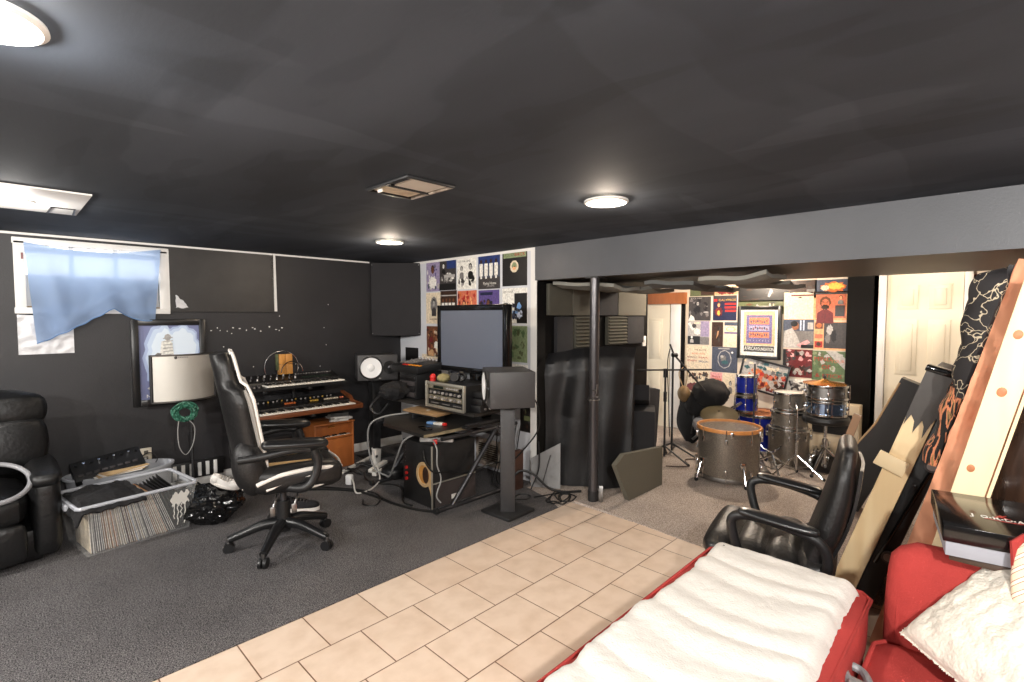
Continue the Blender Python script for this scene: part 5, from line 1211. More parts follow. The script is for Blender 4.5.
# dark padded boxes behind it
for lab, c, d, a, tl, m in (('black padded speaker box behind the olive floor wedge', (4.46, 2.63, .30), (.40, .40, .58), .5, 0, mat('black_padded', rgb(36, 36, 39), .75, bump=.1, bscale=150)),
                            ('dark foam block tilted on top of the black padded box', (4.50, 2.66, .70), (.44, .30, .16), .5, .30, foam_dark),
                            ('upright charcoal foam wedge beside the microphone stands', (4.98, 2.82, .36), (.30, .18, .70), -.1, .10, foam_dark)):
    b = MB(); b.pillow(c, d, m, (0, tl, a), bev=.02, puff=.004, cuts=4); b.build('padded_box' if 'box b' in lab else 'foam_block', label=lab, cat='speaker' if 'speaker' in lab else 'acoustic foam')
# microphone stands
def tripod(o, x, y, r, a0, m, h=.16, rr=.009):
    for k in range(3):
        a = a0+2*pi*k/3
        l = quick('leg', o, lambda g: g.tube([(x, y, h), (x+r*cos(a), y+r*sin(a), .016)], rr, m, 8))
        quick('rubber_foot', l, lambda g: g.ball((x+r*cos(a), y+r*sin(a), .019), .014, rubber, 10, 6))
ms = thing('microphone_stand', (4.80, 2.48, 0), 'black microphone stand with a level crossbar', 'microphone stand')
quick('pole', ms, lambda g: (g.cyl((4.80, 2.48, .05), (4.80, 2.48, .95), .011, black_metal, n=12), g.cyl((4.80, 2.48, .62), (4.80, 2.48, .72), .018, black_plastic, n=12)))
quick('crossbar', ms, lambda g: g.tube([(4.80-.20, 2.48+.21, .945), (4.80+.33, 2.48-.34, .95)], .009, black_metal, 8))
quick('clutch', ms, lambda g: g.cyl((4.80, 2.48, .87), (4.80, 2.48, .96), .022, black_plastic, n=12))
tripod(ms, 4.80, 2.48, .28, .4, black_metal)
ms = thing('microphone_stand', (5.06, 2.53, 0), 'black boom microphone stand angled down toward the black covers', 'microphone stand')
quick('pole', ms, lambda g: g.cyl((5.06, 2.53, .05), (5.06, 2.53, 1.09), .011, black_metal, n=12))
quick('boom', ms, lambda g: g.tube([(5.035, 2.555, 1.20), (5.06, 2.52, 1.09), (5.30, 2.28, .70)], .010, black_metal, 8))
quick('boom_clutch', ms, lambda g: g.cyl((5.03, 2.52, 1.085), (5.08, 2.50, 1.085), .024, black_plastic, n=12))
quick('cable', ms, lambda g: g.tube([(5.05, 2.56, 1.15), (5.02, 2.57, 1.03), (5.03, 2.57, .8), (5.04, 2.56, .5), (5.05, 2.55, .2)], .005, black_cord, 6, smooth=5))
tripod(ms, 5.06, 2.53, .36, -1.72, black_metal, .13, .011)
b = MB(); b.tube([(4.60, 2.36, .015), (4.75, 2.2, .015), (4.95, 2.32, .015), (5.12, 2.2, .015), (5.3, 2.3, .015)], .006, mat('brown_cord', rgb(70, 52, 46), .6), 6, smooth=6); b.build('cable', label='brown cable curling on the grey carpet by the boom stand', cat='cable')
# hung tan cymbal pouch, gig bag, heap of black covers on hardware
hb = thing('hanging_shaker', (5.55, 2.62, .50), 'tan leather beater hanging from the boom stand', 'beater')
quick('head', hb, lambda g: g.ball((5.52, 2.62, .62), (.06, .075, .11), mat('tan_leather', rgb(120, 96, 64), .6, var=.2, vscale=20), 20, 14, fn=lambda v: 1-.25*max(0, v.z)))
quick('strap', hb, lambda g: [g.tube([(5.52, 2.62+s*.02, .70), (5.45, 2.60+s*.05, .85), (5.30, 2.50, .96)], .006, tan_edge, 6, smooth=5) for s in (-1, 1)])
gb = thing('gig_bag', (5.62, 2.62, 0), 'black soft instrument bag standing against the cream wall', 'bag')
quick('body', gb, lambda g: g.ball((5.66, 2.60, .33), (.10, .16, .32), black_fabric, 28, 20, fn=lambda v: 1+.10*noise.noise(v*2.3)-.18*max(0, v.z)))
quick('strap', gb, lambda g: g.tube([(5.56, 2.52, .55), (5.53, 2.5, .35), (5.56, 2.54, .15)], .012, black_satin, 8, smooth=5))
b = MB()
def heap(v): return 1+.14*noise.noise(v*1.8)+.08*noise.noise(v*4.5)
b.ball((5.58, 2.34, .64), (.16, .20, .16), black_fabric, 32, 22, fn=heap)
b.ball((5.60, 2.50, .50), (.13, .13, .16), black_fabric, 24, 16, fn=heap)
b.build('drum_covers', label='heap of black cloth drum covers on the folded stands', cat='cloth')
fs = thing('folded_stand', (5.6, 2.3, 0), 'folded chrome drum stand beneath the black cloth heap', 'drum stand')
for k in range(5): quick('tube', fs, lambda g: g.tube([(5.50+.03*k, 2.50-.01*k, .10+.02*k), (5.56+.02*k, 2.10-.02*k, .50+.015*k)], .014, chrome if k % 2 else steel, 8))
for k in range(3): quick('leg', fs, lambda g: g.tube([(5.60, 2.28, .46), (5.60+.16*cos(2.1*k), 2.28+.2*sin(2.1*k), .018)], .013, steel, 8))
b = MB(); b.ball((5.45, 2.36, .30), (.10, .11, .10), mat('grey_pad', rgb(126, 126, 130), .7), 18, 12, fn=heap); b.build('grey_pad_bag', label='grey padded pouch between the gig bag and bass drum', cat='bag')

def drum(M, r, h, wrap, hoop, head, label, lugs=6, name='drum', group=None, legs=0, bottom=True, wood=None):
    loc = M.translation
    o = thing(name, loc, label, 'drum', group)
    quick('shell', o, lambda g: g.lathe([(r*.985, .012), (r, .014), (r, h-.014), (r*.985, h-.012)], wrap, n=48, M=M))
    quick('batter_head', o, lambda g: g.lathe([(0, h), (r*.9, h), (r*1.0, h-.004)], head, n=40, M=M))
    quick('bottom_head', o, lambda g: g.lathe([(0, .004), (r, .006)], white_head, n=40, M=M))
    hz = .032 if r > .22 else .022
    for z0 in ((h-hz+.012, 1), (-.0, 0)):
        hm = (wood or hoop) if z0[1] else hoop
        quick('hoop', o, lambda g: g.lathe([(r*1.005, z0[0]), (r*1.06, z0[0]), (r*1.07, z0[0]+hz*.5), (r*1.06, z0[0]+hz), (r*1.005, z0[0]+hz), (r*1.005, z0[0])], hm, n=48, M=M))
    for k in range(lugs):
        a = 2*pi*k/lugs+.3; c, s_ = cos(a), sin(a)
        for zz in ((h*.80, h*.20) if h > .2 else (h*.5,)):
            lg = quick('lug', o, lambda g: g.box(((r+.012)*c, (r+.012)*s_, zz), (.024, .02, .05 if h > .2 else .035), chrome, (0, 0, a), bev=.006, M=M))
            z0, z1 = (0., h+.012) if h <= .2 else ((zz, h+.012) if zz > h/2 else (0., zz))
            quick('tension_rod', lg, lambda g: g.cyl(((r+.020)*c, (r+.020)*s_, z0), ((r+.020)*c, (r+.020)*s_, z1), .0038, chrome, n=8, M=M))
    return o
bd_ = drum(place(4.70, 1.79, .03), .262, .455, silver_sparkle, steel, drum_head, 'large silver sparkle bass drum standing on its side on the carpet', 8, 'bass_drum', wood=hoop_wood)
for a in (radians(226), radians(150)):
    def spur(g):
        c, s_ = cos(a), sin(a)
        g.tube([(4.70+.27*c, 1.79+.27*s_, .20), (4.70+.30*c, 1.79+.30*s_, .16), (4.70+.34*c, 1.79+.34*s_, .02)], .010, chrome, 8)
        g.box((4.70+.277*c, 1.79+.277*s_, .19), (.03, .05, .06), chrome, (0, 0, a), bev=.008)
        g.ball((4.70+.34*c, 1.79+.34*s_, .022), .017, rubber, 10, 6)
    quick('spur', bd_, spur)
for a in (3.6, 4.6): quick('claw', bd_, lambda g: g.box((4.70+.285*cos(a), 1.79+.285*sin(a), .46), (.03, .03, .05), chrome, (0, 0, a), bev=.006))
# tom stack
drum(place(5.58, 1.53, .008), .185, .36, silver_sparkle, chrome, white_head, 'silver sparkle floor tom at the bottom of the tom stack', 8, 'floor_tom')
drum(place(5.58, 1.53, .385), .163, .15, silver_sparkle, chrome, white_head, 'silver sparkle tom in the middle of the tom stack', 6, 'tom_drum')
drum(place(5.58, 1.53, .555), .142, .17, silver_sparkle, chrome, white_head, 'silver sparkle tom on top of the tom stack', 6, 'tom_drum')
# blue drums
drum(place(6.0, 1.94, .012), .27, .40, blue_lacquer, chrome, mat('patterned_cloth', rgb(186, 120, 76), .8, var=.6, vscale=16, var2=rgb(92, 46, 34)), 'wide blue drum at the base of the blue drum stack', 8, 'floor_tom')
drum(place(5.86, 2.05, .435), .115, .165, blue_lacquer, chrome, white_head, 'small blue tom standing on the wide blue drum', 6, 'tom_drum')
drum(place(5.86, 2.05, .63), .105, .20, blue_lacquer, chrome, white_head, 'upper small blue tom in front of the tilted red photograph', 6, 'tom_drum')
b = MB(); b.lathe([(0, .03), (.03, .028), (.06, .012), (.185, .0), (.19, -.004)], mat('olive_cymbal', rgb(66, 57, 34), .6, .2), n=40, M=place(5.32, 2.13, .46) @ Euler((.0, -.38, .35)).to_matrix().to_4x4()); b.build('cymbal', label='dull olive cymbal resting behind the bass drum', cat='cymbal')
cs = thing('cymbal_stand', (5.32, 2.13, 0), 'chrome cymbal stand behind the bass drum', 'drum stand')
quick('pole', cs, lambda g: g.cyl((5.32, 2.13, .05), (5.32, 2.13, .50), .011, chrome, n=10)); tripod(cs, 5.32, 2.13, .17, .9, chrome)
cs = thing('cymbal_stand', (5.55, 1.90, 0), 'slim straight stand between the blue toms and tom stack', 'drum stand')
quick('pole', cs, lambda g: (g.cyl((5.55, 1.86, .05), (5.55, 1.86, 1.0), .009, dark_steel, n=10), g.cyl((5.55, 1.86, .6), (5.55, 1.86, .67), .015, black_plastic, n=10))); tripod(cs, 5.55, 1.86, .14, .3, dark_steel)
# stool with snares and cymbal
so = thing('drum_stool', (5.45, 1.18, 0), 'round black drum stool holding stacked snare drums', 'stool')
quick('seat', so, lambda g: g.lathe([(0, .49), (.16, .49), (.19, .50), (.20, .525), (.19, .555), (.16, .568), (0, .57)], leather, (5.45, 1.18, 0), 36))
quick('post', so, lambda g: (g.cyl((5.45, 1.18, .10), (5.45, 1.18, .49), .014, chrome, n=12), g.cyl((5.45, 1.18, .27), (5.45, 1.18, .34), .024, chrome, n=12)))
for k in range(3):
    a = .8+2*pi*k/3
    l = quick('leg', so, lambda g: g.tube([(5.45, 1.18, .25), (5.45+.10*cos(a), 1.18+.10*sin(a), .16), (5.45+.22*cos(a), 1.18+.22*sin(a), .02)], .012, chrome, 8))
    quick('rubber_foot', l, lambda g: g.ball((5.45+.22*cos(a), 1.18+.22*sin(a), .022), .017, rubber, 10, 6))
drum(place(5.45, 1.18, .572), .160, .13, mat('chrome_blue_reflection', rgb(150, 176, 214), .15, .95, var=.4, vscale=9), chrome, white_head, 'mirror chrome snare drum lying directly on the black stool', 8, 'snare_drum')  # blue tint of the chrome shell stands in for a reflection
drum(place(5.45, 1.18, .724), .164, .125, steel, chrome, white_head, 'brushed steel snare drum under the bronze cymbal', 8, 'snare_drum')
cyo = thing('cymbal', (5.45, 1.18, .866), 'bronze cymbal on top of the stacked snare drums', 'cymbal')
quick('disc', cyo, lambda g: g.lathe([(0, .04), (.025, .038), (.045, .022), (.178, .0), (.18, -.003), (.045, .017), (0, .034)], cymbal_bronze, n=48, M=place(5.45, 1.20, .868) @ Euler((.02, -.03, 0)).to_matrix().to_4x4()))
quick('felt_nut', cyo, lambda g: (g.cyl((5.45, 1.20, .90), (5.45, 1.20, .935), .014, ink('dgrey'), n=12), g.cyl((5.45, 1.20, .935), (5.45, 1.20, .955), .008, chrome, n=10)))
# hardware: stand in front of the toms, pedal, pile
def hw_stand(x, y, hgt, lab, a0, r=.24):
    o = thing('drum_hardware', (x, y, 0), lab, 'drum stand')
    quick('pole', o, lambda g: (g.cyl((x, y, .06), (x, y, hgt*.6), .013, chrome, n=12), g.cyl((x, y, hgt*.6), (x, y, hgt), .009, chrome, n=12), g.cyl((x, y, hgt*.56), (x, y, hgt*.63), .02, steel, n=12)))
    quick('wing_screw', o, lambda g: g.box((x-.02, y-.02, hgt*.6), (.04, .008, .02), chrome, (0, 0, .7), bev=.003))
    quick('basket', o, lambda g: [g.tube([(x, y, hgt), (x+.08*cos(a), y+.08*sin(a), hgt+.03), (x+.10*cos(a), y+.10*sin(a), hgt+.06)], .007, chrome, 8) for a in (a0, a0+2.1, a0+4.2)])
    tripod(o, x, y, r, a0, chrome, .20, .010)
    for k in range(3): quick('brace', o, lambda g: g.tube([(x, y, .07), (x+r*.5*cos(a0+2.1*k), y+r*.5*sin(a0+2.1*k), .11)], .006, steel, 6))
hw_stand(5.22, 1.36, .62, 'chrome snare stand in front of the silver tom stack', .4)
hw_stand(5.05, 1.52, .22, 'low folded chrome stand at the edge of the bass drum', 3.7, .30)
fp_ = thing('kick_pedal', (5.2, 1.68, 0), 'chrome bass drum pedal beside the bass drum', 'pedal')
quick('footboard', fp_, lambda g: g.box((5.17, 1.66, .05), (.28, .09, .012), steel, (0, -.2, .55), bev=.004))
quick('base', fp_, lambda g: g.box((5.18, 1.66, .014), (.34, .11, .014), black_metal, (0, 0, .55), bev=.004))
quick('beater', fp_, lambda g: (g.cyl((5.29, 1.73, .05), (5.27, 1.72, .24), .006, chrome, n=8), g.ball((5.27, 1.72, .25), .028, ink('lgrey'), 12, 8)))
for k, lab in enumerate(('folded chrome stand on the floor nearest the black stool', 'folded chrome stand on the floor in the middle of the pile', 'folded chrome stand on the floor nearest the tom stack', 'folded chrome stand lying on top of the pile behind the stool')):
    x, y = 5.85, 1.12+.12*k; z = .05
    if k == 3: x, y, z = 5.92, 1.28, .14
    o = thing('drum_hardware', (x, y, 0), lab, 'drum stand')
    for q in range(4): quick('tube', o, lambda g: g.tube([(x-.32+.02*q, y+.03*(q % 2)-.05, z+.025*(q//2)), (x+.30, y+.03*(q % 2)+.05, z+.03*(q//2)+.02)], .012, chrome if q % 2 else steel, 8))
    for q in range(4): quick('clamp', o, lambda g: g.box((x-.24+.15*q, y-.03+.02*q, z+.02), (.04, .045, .05), chrome, (.3*q, .2, .4), bev=.008))
    for q in range(2): quick('wing_nut', o, lambda g: g.box((x-.17+.2*q, y-.02, z+.06), (.015, .05, .02), chrome, (0, .3, q), bev=.004))
b = MB(); b.prism([(5.45, .95), (6.25, .95), (6.25, 1.72), (5.5, 1.72)], .004, .012, mat('dark_mat', rgb(46, 42, 42), .9)); b.build('floor_mat', label='dark mat under the pile of chrome drum stands', cat='mat')
b = MB(); b.box((6.2, 1.26, .30), (.16, .46, .56), mat('cream_box', rgb(214, 196, 168), .6), bev=.008); b.box((6.116, 1.27, .37), (.01, .36, .22), black_fabric); b.box((6.108, 1.27, .37), (.006, .04, .05), cymbal_bronze, bev=.002); b.build('small_amplifier', label='cream box with black front panel behind the drum stool', cat='amplifier')

# ------------------------------------------------------------------ office chair on the right
OX, OY = 2.54, .76; OA = radians(101)
OM = place(OX, OY, 0, OA)
oc = thing('office_chair', (OX, OY, 0), 'black leather office chair with loop arms behind the white throw', 'chair', rz=OA)
def O(name, f, **k): return quick(name, oc, f, **k)
for k in range(5):
    a = 2*pi*k/5+.3; c, s_ = cos(a), sin(a)
    lg = O('base_leg', lambda g: g.tube([(.03*c, .03*s_, .12), (.29*c, .29*s_, .075)], lambda t: .028-.010*t, black_satin, 10, M=OM))
    quick('caster', lg, lambda g: g.cyl((.29*c-s_*.02, .29*s_+c*.02, .032), (.29*c+s_*.02, .29*s_-c*.02, .032), .030, black_plastic, n=16, M=OM))
O('gas_lift', lambda g: g.cyl((0, 0, .09), (0, 0, .37), .028, black_plastic, M=OM))
O('seat_pan', lambda g: g.box((0, 0, .375), (.40, .40, .03), black_metal, bev=.008, M=OM))
def oseat(g):
    for k in range(4): g.pillow((.19-.125*k, 0, .435+.006*(k == 0)), (.14, .52, .11), leather, bev=.05, puff=.012, M=OM)
    g.pillow((.0, 0, .42), (.50, .53, .08), leather, bev=.035, puff=.004, M=OM)
O('seat', oseat)
OB = OM @ Matrix.Translation((-.165, 0, .42)) @ Euler((0, radians(-14), 0)).to_matrix().to_4x4()
def oback(g):
    def f(u, v):
        a = 2*pi*u; c, s_ = cos(a), sin(a)
        w = .235-.05*max(0, (v-.8)/.2)**2+.012*sin(pi*v); d = .046+.010*sin(pi*v*1.4)
        return (d*math.copysign(abs(s_)**.65, s_)-.022*sin(pi*v), w*math.copysign(abs(c)**.55, c), .52*v)
    g.grid(f, 36, 24, leather, M=OB)
    def cap(v): return [f(k/36., v) for k in range(36)]
    top = cap(1.); n = 36
    rings = [top]+[[(p[0]*a, p[1]*b_, p[2]+h) for p in top] for a, b_, h in ((.93, .97, .012), (.78, .91, .022), (.5, .8, .029), (.2, .7, .032))]
    m_ = len(rings)
    g.add([q for r_ in rings for q in r_], [[i*n+k, i*n+(k+1) % n, (i+1)*n+(k+1) % n, (i+1)*n+k] for i in range(m_-1) for k in range(n)]+[[(m_-1)*n+k for k in range(n)]], leather, OB)
    g.add(cap(0.), [list(range(n))[::-1]], leather, OB)
O('backrest', oback)
O('back_shell', lambda g: g.grid(lambda u, v: (-.052-.022*sin(pi*v)-.010*sin(pi*u), -.18+.36*u, .05+.43*v), 8, 10, black_satin, .012, OB))
O('back_bracket', lambda g: g.box((-.215, 0, .40), (.06, .10, .14), black_metal, bev=.01, M=OM))
for s in (-1, 1):
    def loop(g, s=s):
        pts = [(-.21, s*.265, .40), (-.235, s*.275, .50), (-.20, s*.285, .585), (-.08, s*.29, .625), (.05, s*.285, .64), (.125, s*.28, .615), (.12, s*.275, .53), (.08, s*.265, .42), (.04, s*.25, .385)]
        g.tube(pts, .021, black_plastic, 10, M=OM, smooth=6)
        g.tube([(-.21, s*.265, .40), (-.08, s*.255, .375), (.04, s*.25, .385)], .018, black_plastic, 10, M=OM, smooth=4)
    ar = O('armrest', loop)
    quick('arm_pad', ar, lambda g: g.pillow((-.05, s*.288, .638), (.30, .058, .034), black_satin, (0, -.12, 0), bev=.018, puff=.005, M=OM))
    quick('bolt', ar, lambda g: [g.cyl((-.205+.05*q, s*.28, .42), (-.205+.05*q, s*.292, .42), .010, steel, n=10, M=OM) for q in (0, 1)])

# ------------------------------------------------------------------ leaning boards, mattress
def lean(x, y, z, ang):
    """local z runs up the leaning board, local x = world x, local y across it; leans towards -Y"""
    return Matrix.Translation((x, y, z)) @ Euler((ang, 0, 0)).to_matrix().to_4x4()
LA = radians(16.4)
L1 = lean(3.0, .582, .02, radians(17.4))
pl = thing('bed_platform', (3.2, .5, 0), 'pine edged black bed platform leaning on its side behind the red chair', 'bed base')
def plank(g): g.box((.013, 0, .65), (.026, .104, 1.28), pine, bev=.003, M=L1)
quick('side_rail', pl, plank)
quick('panel', pl, lambda g: g.box((.36, .0, .64), (.66, .092, 1.26), mat('black_vinyl', rgb(24, 24, 25), .5, bump=.05, bscale=90), bev=.004, M=L1))
def drip(g):
    poly = [(-.053, 1.283), (-.053, 1.06)]
    for x, z in ((-.060, 1.00), (-.045, 1.055), (-.02, 1.03), (-.006, .975), (.012, 1.045), (.03, 1.02), (.044, .965), (.055, 1.04), (.066, 1.07)): poly.append((x*.8, z))
    poly.append((.053, 1.283)); Mx = L1 @ Matrix(((0, 0, -1, .0), (-1, 0, 0, 0), (0, 1, 0, 0), (0, 0, 0, 1)))
    g.prism(poly, 0, .004, mat('dark_stain', rgb(62, 58, 55), .4, var=.2, vscale=6), Mx)
quick('stained_end', pl, drip, label='dark dripping stain on the upper end of the pine rail')
quick('cap', pl, lambda g: g.box((.03, -.0, 1.285), (.08, .12, .03), black_gloss, bev=.006, M=L1))
quick('cleat', pl, lambda g: g.box((-.008, .028, .80), (.014, .125, .075), pine, (.10, 0, 0), bev=.003, M=L1))
quick('underframe', pl, lambda g: g.box((.31, -.094, .60), (.60, .082, 1.12), mat('black_frame', rgb(17, 17, 18), .5, bump=.05, bscale=60), bev=.006, M=L1))
quick('fold_hinge', pl, lambda g: g.tube([(.0, -.075, .30), (-.004, -.10, .62), (.0, -.125, .95)], .008, black_gloss, 8, M=L1))
for q, z in enumerate((.86, .36)):
    c = quick('caster', pl, lambda g: g.cyl((-.016, -.112, z), (.01, -.112, z), .028, ink('dgrey'), .026, n=20, M=L1))
    quick('wheel_hub', c, lambda g: g.cyl((-.021, -.112, z), (-.014, -.112, z), .018, steel, n=14, M=L1))
# thin brown panel resting along the rail
b = MB(); b.box((3.05, .66, .52), (.012, .035, 1.0), mat('brown_strip', rgb(122, 90, 62), .5), (LA, 0, 0)); b.build('wood_strip', label='thin brown wood strip leaning along the left of the pine rail', cat='wood strip')
# guitar case further back
gs = thing('guitar_case', (4.7, .78, 0), 'black curved guitar case leaning in front of the cream door', 'case')
GSM = lean(4.62, .90, .02, radians(23))
def gcase(g, o=0., m=None):
    n = 30; L = 1.10; poly = []
    for k in range(n+1):
        t = k/n; w = .20*(sin(pi*min(1, t*1.9))**.5 if t < .26 else 1)-(.0 if t < .3 else .11*min(1, (t-.3)/.35))
        poly.append((w*.62+.0+o, L*t))
    poly = poly+[(-.14, L), (-.14, .0)]
    return poly
Mx = GSM @ Matrix(((0, 0, 1, 0), (1, 0, 0, 0), (0, 1, 0, 0), (0, 0, 0, 1)))
quick('shell', gs, lambda g: g.prism(gcase(g), -.06, .06, mat('black_case_vinyl', rgb(30, 29, 29), .4, bump=.1, bscale=120), Mx))
quick('edge_trim', gs, lambda g: g.tube([(-.062, x, y) for x, y in gcase(g, -.006)[2:30]], .007, tan_edge, 6, M=GSM))

# mattress on its long edge, pink sheet
mt = thing('mattress', (3.4, .2, 0), 'salmon sheeted mattress leaning on its edge on the right', 'mattress')
MTM = lean(2.66, .272, .02, radians(14))
quick('body', mt, lambda g: g.pillow((.88, 0, .86), (1.76, .215, 1.68), pink_sheet, bev=.06, puff=.015, cuts=10, M=MTM))
def wr(u, v):
    # loose sheet over the near end
    y = .118-.236*u; z = .02+1.69*v
    d = .014*abs(sin(22*v+6*u+3*noise.noise((u*2, v*5, 7))))+.016*sin(15*v-12*u+1+2*noise.noise((u, v*6, 2)))+.030*noise.noise((u*3, v*20+5*u, 1))
    return (-.028+d-.03*sin(pi*u), y, z)
quick('sheet', mt, lambda g: g.grid(wr, 22, 150, pink_sheet, .006, MTM))
pat = bpy.data.materials.new('black_scroll_print'); pat.use_nodes = True
def scroll_mat(m):
    nt = m.node_tree; p = nt.nodes['Principled BSDF']; tc = node(m, 'ShaderNodeTexCoord')
    v = node(m, 'ShaderNodeTexVoronoi'); v.feature = 'DISTANCE_TO_EDGE'; v.inputs['Scale'].default_value = 13
    nz = node(m, 'ShaderNodeTexNoise'); nz.inputs['Scale'].default_value = 9; nz.inputs['Detail'].default_value = 3
    mx = node(m, 'ShaderNodeMix'); mx.data_type = 'VECTOR'; mx.inputs[0].default_value = .22
    nt.links.new(tc.outputs['Object'], nz.inputs['Vector']); nt.links.new(tc.outputs['Object'], mx.inputs[4]); nt.links.new(nz.outputs['Color'], mx.inputs[5])
    nt.links.new(mx.outputs[1], v.inputs['Vector'])
    r = node(m, 'ShaderNodeValToRGB'); r.color_ramp.elements[0].position = .012; r.color_ramp.elements[1].position = .03
    r.color_ramp.elements[0].color = (*rgb(200, 186, 160), 1); r.color_ramp.elements[1].color = (*rgb(34, 32, 34), 1)
    nt.links.new(v.outputs['Distance'], r.inputs['Fac']); nt.links.new(r.outputs['Color'], p.inputs['Base Color']); p.inputs['Roughness'].default_value = .7
scroll_mat(pat)
stripe = bpy.data.materials.new('orange_black_print'); stripe.use_nodes = True
def stripe_mat(m):
    nt = m.node_tree; p = nt.nodes['Principled BSDF']; tc = node(m, 'ShaderNodeTexCoord'); mp = node(m, 'ShaderNodeMapping'); mp.inputs['Scale'].default_value = (16, 16, 1.3); mp.inputs['Rotation'].default_value = (.0, .25, 0)
    nz = node(m, 'ShaderNodeTexNoise'); nz.inputs['Scale'].default_value = 3.2; nz.inputs['Detail'].default_value = 3
    nt.links.new(tc.outputs['Object'], mp.inputs['Vector']); nt.links.new(mp.outputs['Vector'], nz.inputs['Vector'])
    r = node(m, 'ShaderNodeValToRGB'); r.color_ramp.interpolation = 'CONSTANT'
    r.color_ramp.elements[0].color = (*rgb(28, 26, 26), 1); r.color_ramp.elements[1].position = .47; r.color_ramp.elements[1].color = (*rgb(212, 134, 96), 1)
    e = r.color_ramp.elements.new(.56); e.color = (*rgb(150, 116, 74), 1); e = r.color_ramp.elements.new(.62); e.color = (*rgb(36, 32, 30), 1)
    nt.links.new(nz.outputs['Fac'], r.inputs['Fac']); nt.links.new(r.outputs['Color'], p.inputs['Base Color']); p.inputs['Roughness'].default_value = .75
stripe_mat(stripe)
def comf(u, v):
    # v up the face, u into the depth; bulging folds
    x = .0+.80*u; z = .86+.83*v
    b_ = .014+.075*max(0, v-.2)**1.3/.6*(1 if v < .8 else max(0, 1-((v-.8)/.2)**2*.5))+.007*sin(15*u+3*v)+.006*sin(30*v-6*u)+.010*noise.noise((u*5, v*9, 3))
    b_ *= min(1, (u+.002)/.07)**.5
    if u < .02: b_ = .0
    if v > .93: b_ = b_*(1-(v-.93)/.07)-.02*(v-.93)/.07
    return (x+.004*sin(9*v), .118+max(.0, b_)*1.0, z)
cf = thing('comforter', (3.0, .2, .7), 'dark scroll patterned comforter bunched over the leaning mattress', 'bedding')
quick('upper_fold', cf, lambda g: g.grid(lambda u, v: comf(u, .36+.64*v), 30, 44, pat, .02, MTM))
quick('lower_fold', cf, lambda g: g.grid(lambda u, v: (comf(u, .40*v)[0]+.01, comf(u, .40*v)[1]+.004+.008*abs(sin(22*u)), comf(u, .40*v)[2]), 40, 30, stripe, .02, MTM), label='orange and black striped fold')
# near pine board and its thin strip
LB = radians(12.6)
L2 = lean(2.47, .254, .02, radians(12))
pb = thing('pine_board', (2.47, .2, 0), 'wide knotty pine board leaning in front of the salmon mattress', 'board')
quick('board', pb, lambda g: g.box((0, 0, .83), (.028, .090, 1.66), pine, bev=.003, M=L2))
for y, z, r in ((.013, 1.445, .017), (.004, 1.24, .018), (.014, .946, .015)): quick('knot', pb, lambda g: g.ball((-.0135, y, z), (.0022, r*.8, r*1.0), knot, 16, 8, M=L2))
b = MB(); b.box((2.475, .254-.0555-.145, .70), (.02, .010, 1.40), pine, (radians(12), 0, 0)); b.build('pine_strip', label='thin pine strip leaning right beside the knotty pine board', cat='wood strip')
hbd = MB(); HB = lean(2.56, .12, .02, radians(12))
hbd.box((0, -.13, .80), (.03, .40, 1.50), mat('dark_polished_wood', rgb(44, 30, 22), .18, var=.6, vscale=5, stretch=(6, 6, .6)), bev=.006, M=HB)
hbd.build('dark_board', label='dark polished wooden board leaning behind the shoe box', cat='board')

# crate with the shoe box
cr = thing('wooden_crate', (2.28, -.03, 0), 'tan wooden crate supporting the black shoe box', 'crate')
for k in range(5): quick('slat', cr, lambda g: g.box((2.252, -.03, .08+.15*k), (.016, .26, .11), ply, bev=.003))
quick('body', cr, lambda g: (g.box((2.345, -.03, .37), (.17, .25, .73), mat('crate_dark', rgb(60, 44, 32), .6)), g.box((2.24, -.03, .752), (.38, .26, .020), mat('crate_dark', rgb(60, 44, 32), .6), bev=.003)))  # top board coloured dark to stand for the shaded gap under the box
bx = thing('shoe_box', (2.2, -.01, .765), 'black and silver shoe box with red emblem near the right edge', 'shoe box')
BXM = place(2.015, .112, .765, radians(9)) @ Matrix.Translation((.19, -.14, 0))
quick('tray', bx, lambda g: g.box((0, 0, .030), (.37, .27, .058), mat('silver_card', rgb(150, 152, 160), .45), bev=.002, M=BXM))
quick('lid', bx, lambda g: g.box((0, 0, .072), (.384, .284, .052), mat('black_gloss_card', rgb(18, 17, 17), .14), bev=.002, M=BXM))
TX = BXM @ Matrix(((0, 1, 0, 0), (-1, 0, 0, 0), (0, 0, 1, .0985), (0, 0, 0, 1)))
def btxt(g):
    for k, ch in enumerate('JORDAN'): g.text(ch, .036, ink('white'), TX @ Matrix.Translation((-.058+.028*k, -.045, 0)), .0003, .010 if ch == 'J' else .0175)
    for k in range(1, 5): g.box((-.044+.028*k, -.045, 0), (.005, .006, .0006), ink('white'), M=TX)
quick('lettering', bx, btxt)
def jump(g):
    J = TX @ Matrix.Translation((.012, -.040, .0008)) @ Matrix.Scale(.8, 4)
    red = ink('red')
    g.ball((.0, .036, 0), (.005, .0055, .0004), red, 10, 4, M=J)
    for pl_ in ([(-.003, .030), (.005, .031), (.008, .012), (-.002, .010)], [(.003, .030), (.018, .046), (.020, .043), (.008, .025)], [(-.002, .030), (-.016, .026), (-.016, .023), (0, .024)],
                [(-.002, .014), (-.022, .000), (-.025, .003), (-.004, .020)], [(.002, .014), (.024, -.002), (.027, .001), (.008, .018)]): g.prism(pl_, 0, .0006, red, J)
    g.prism([(-.055, -.026), (.01, -.032), (.075, -.026), (.075, -.031), (.01, -.038), (-.055, -.031)], 0, .0005, red, J)
quick('emblem', bx, jump, label='red leaping figure and underline on the lid')

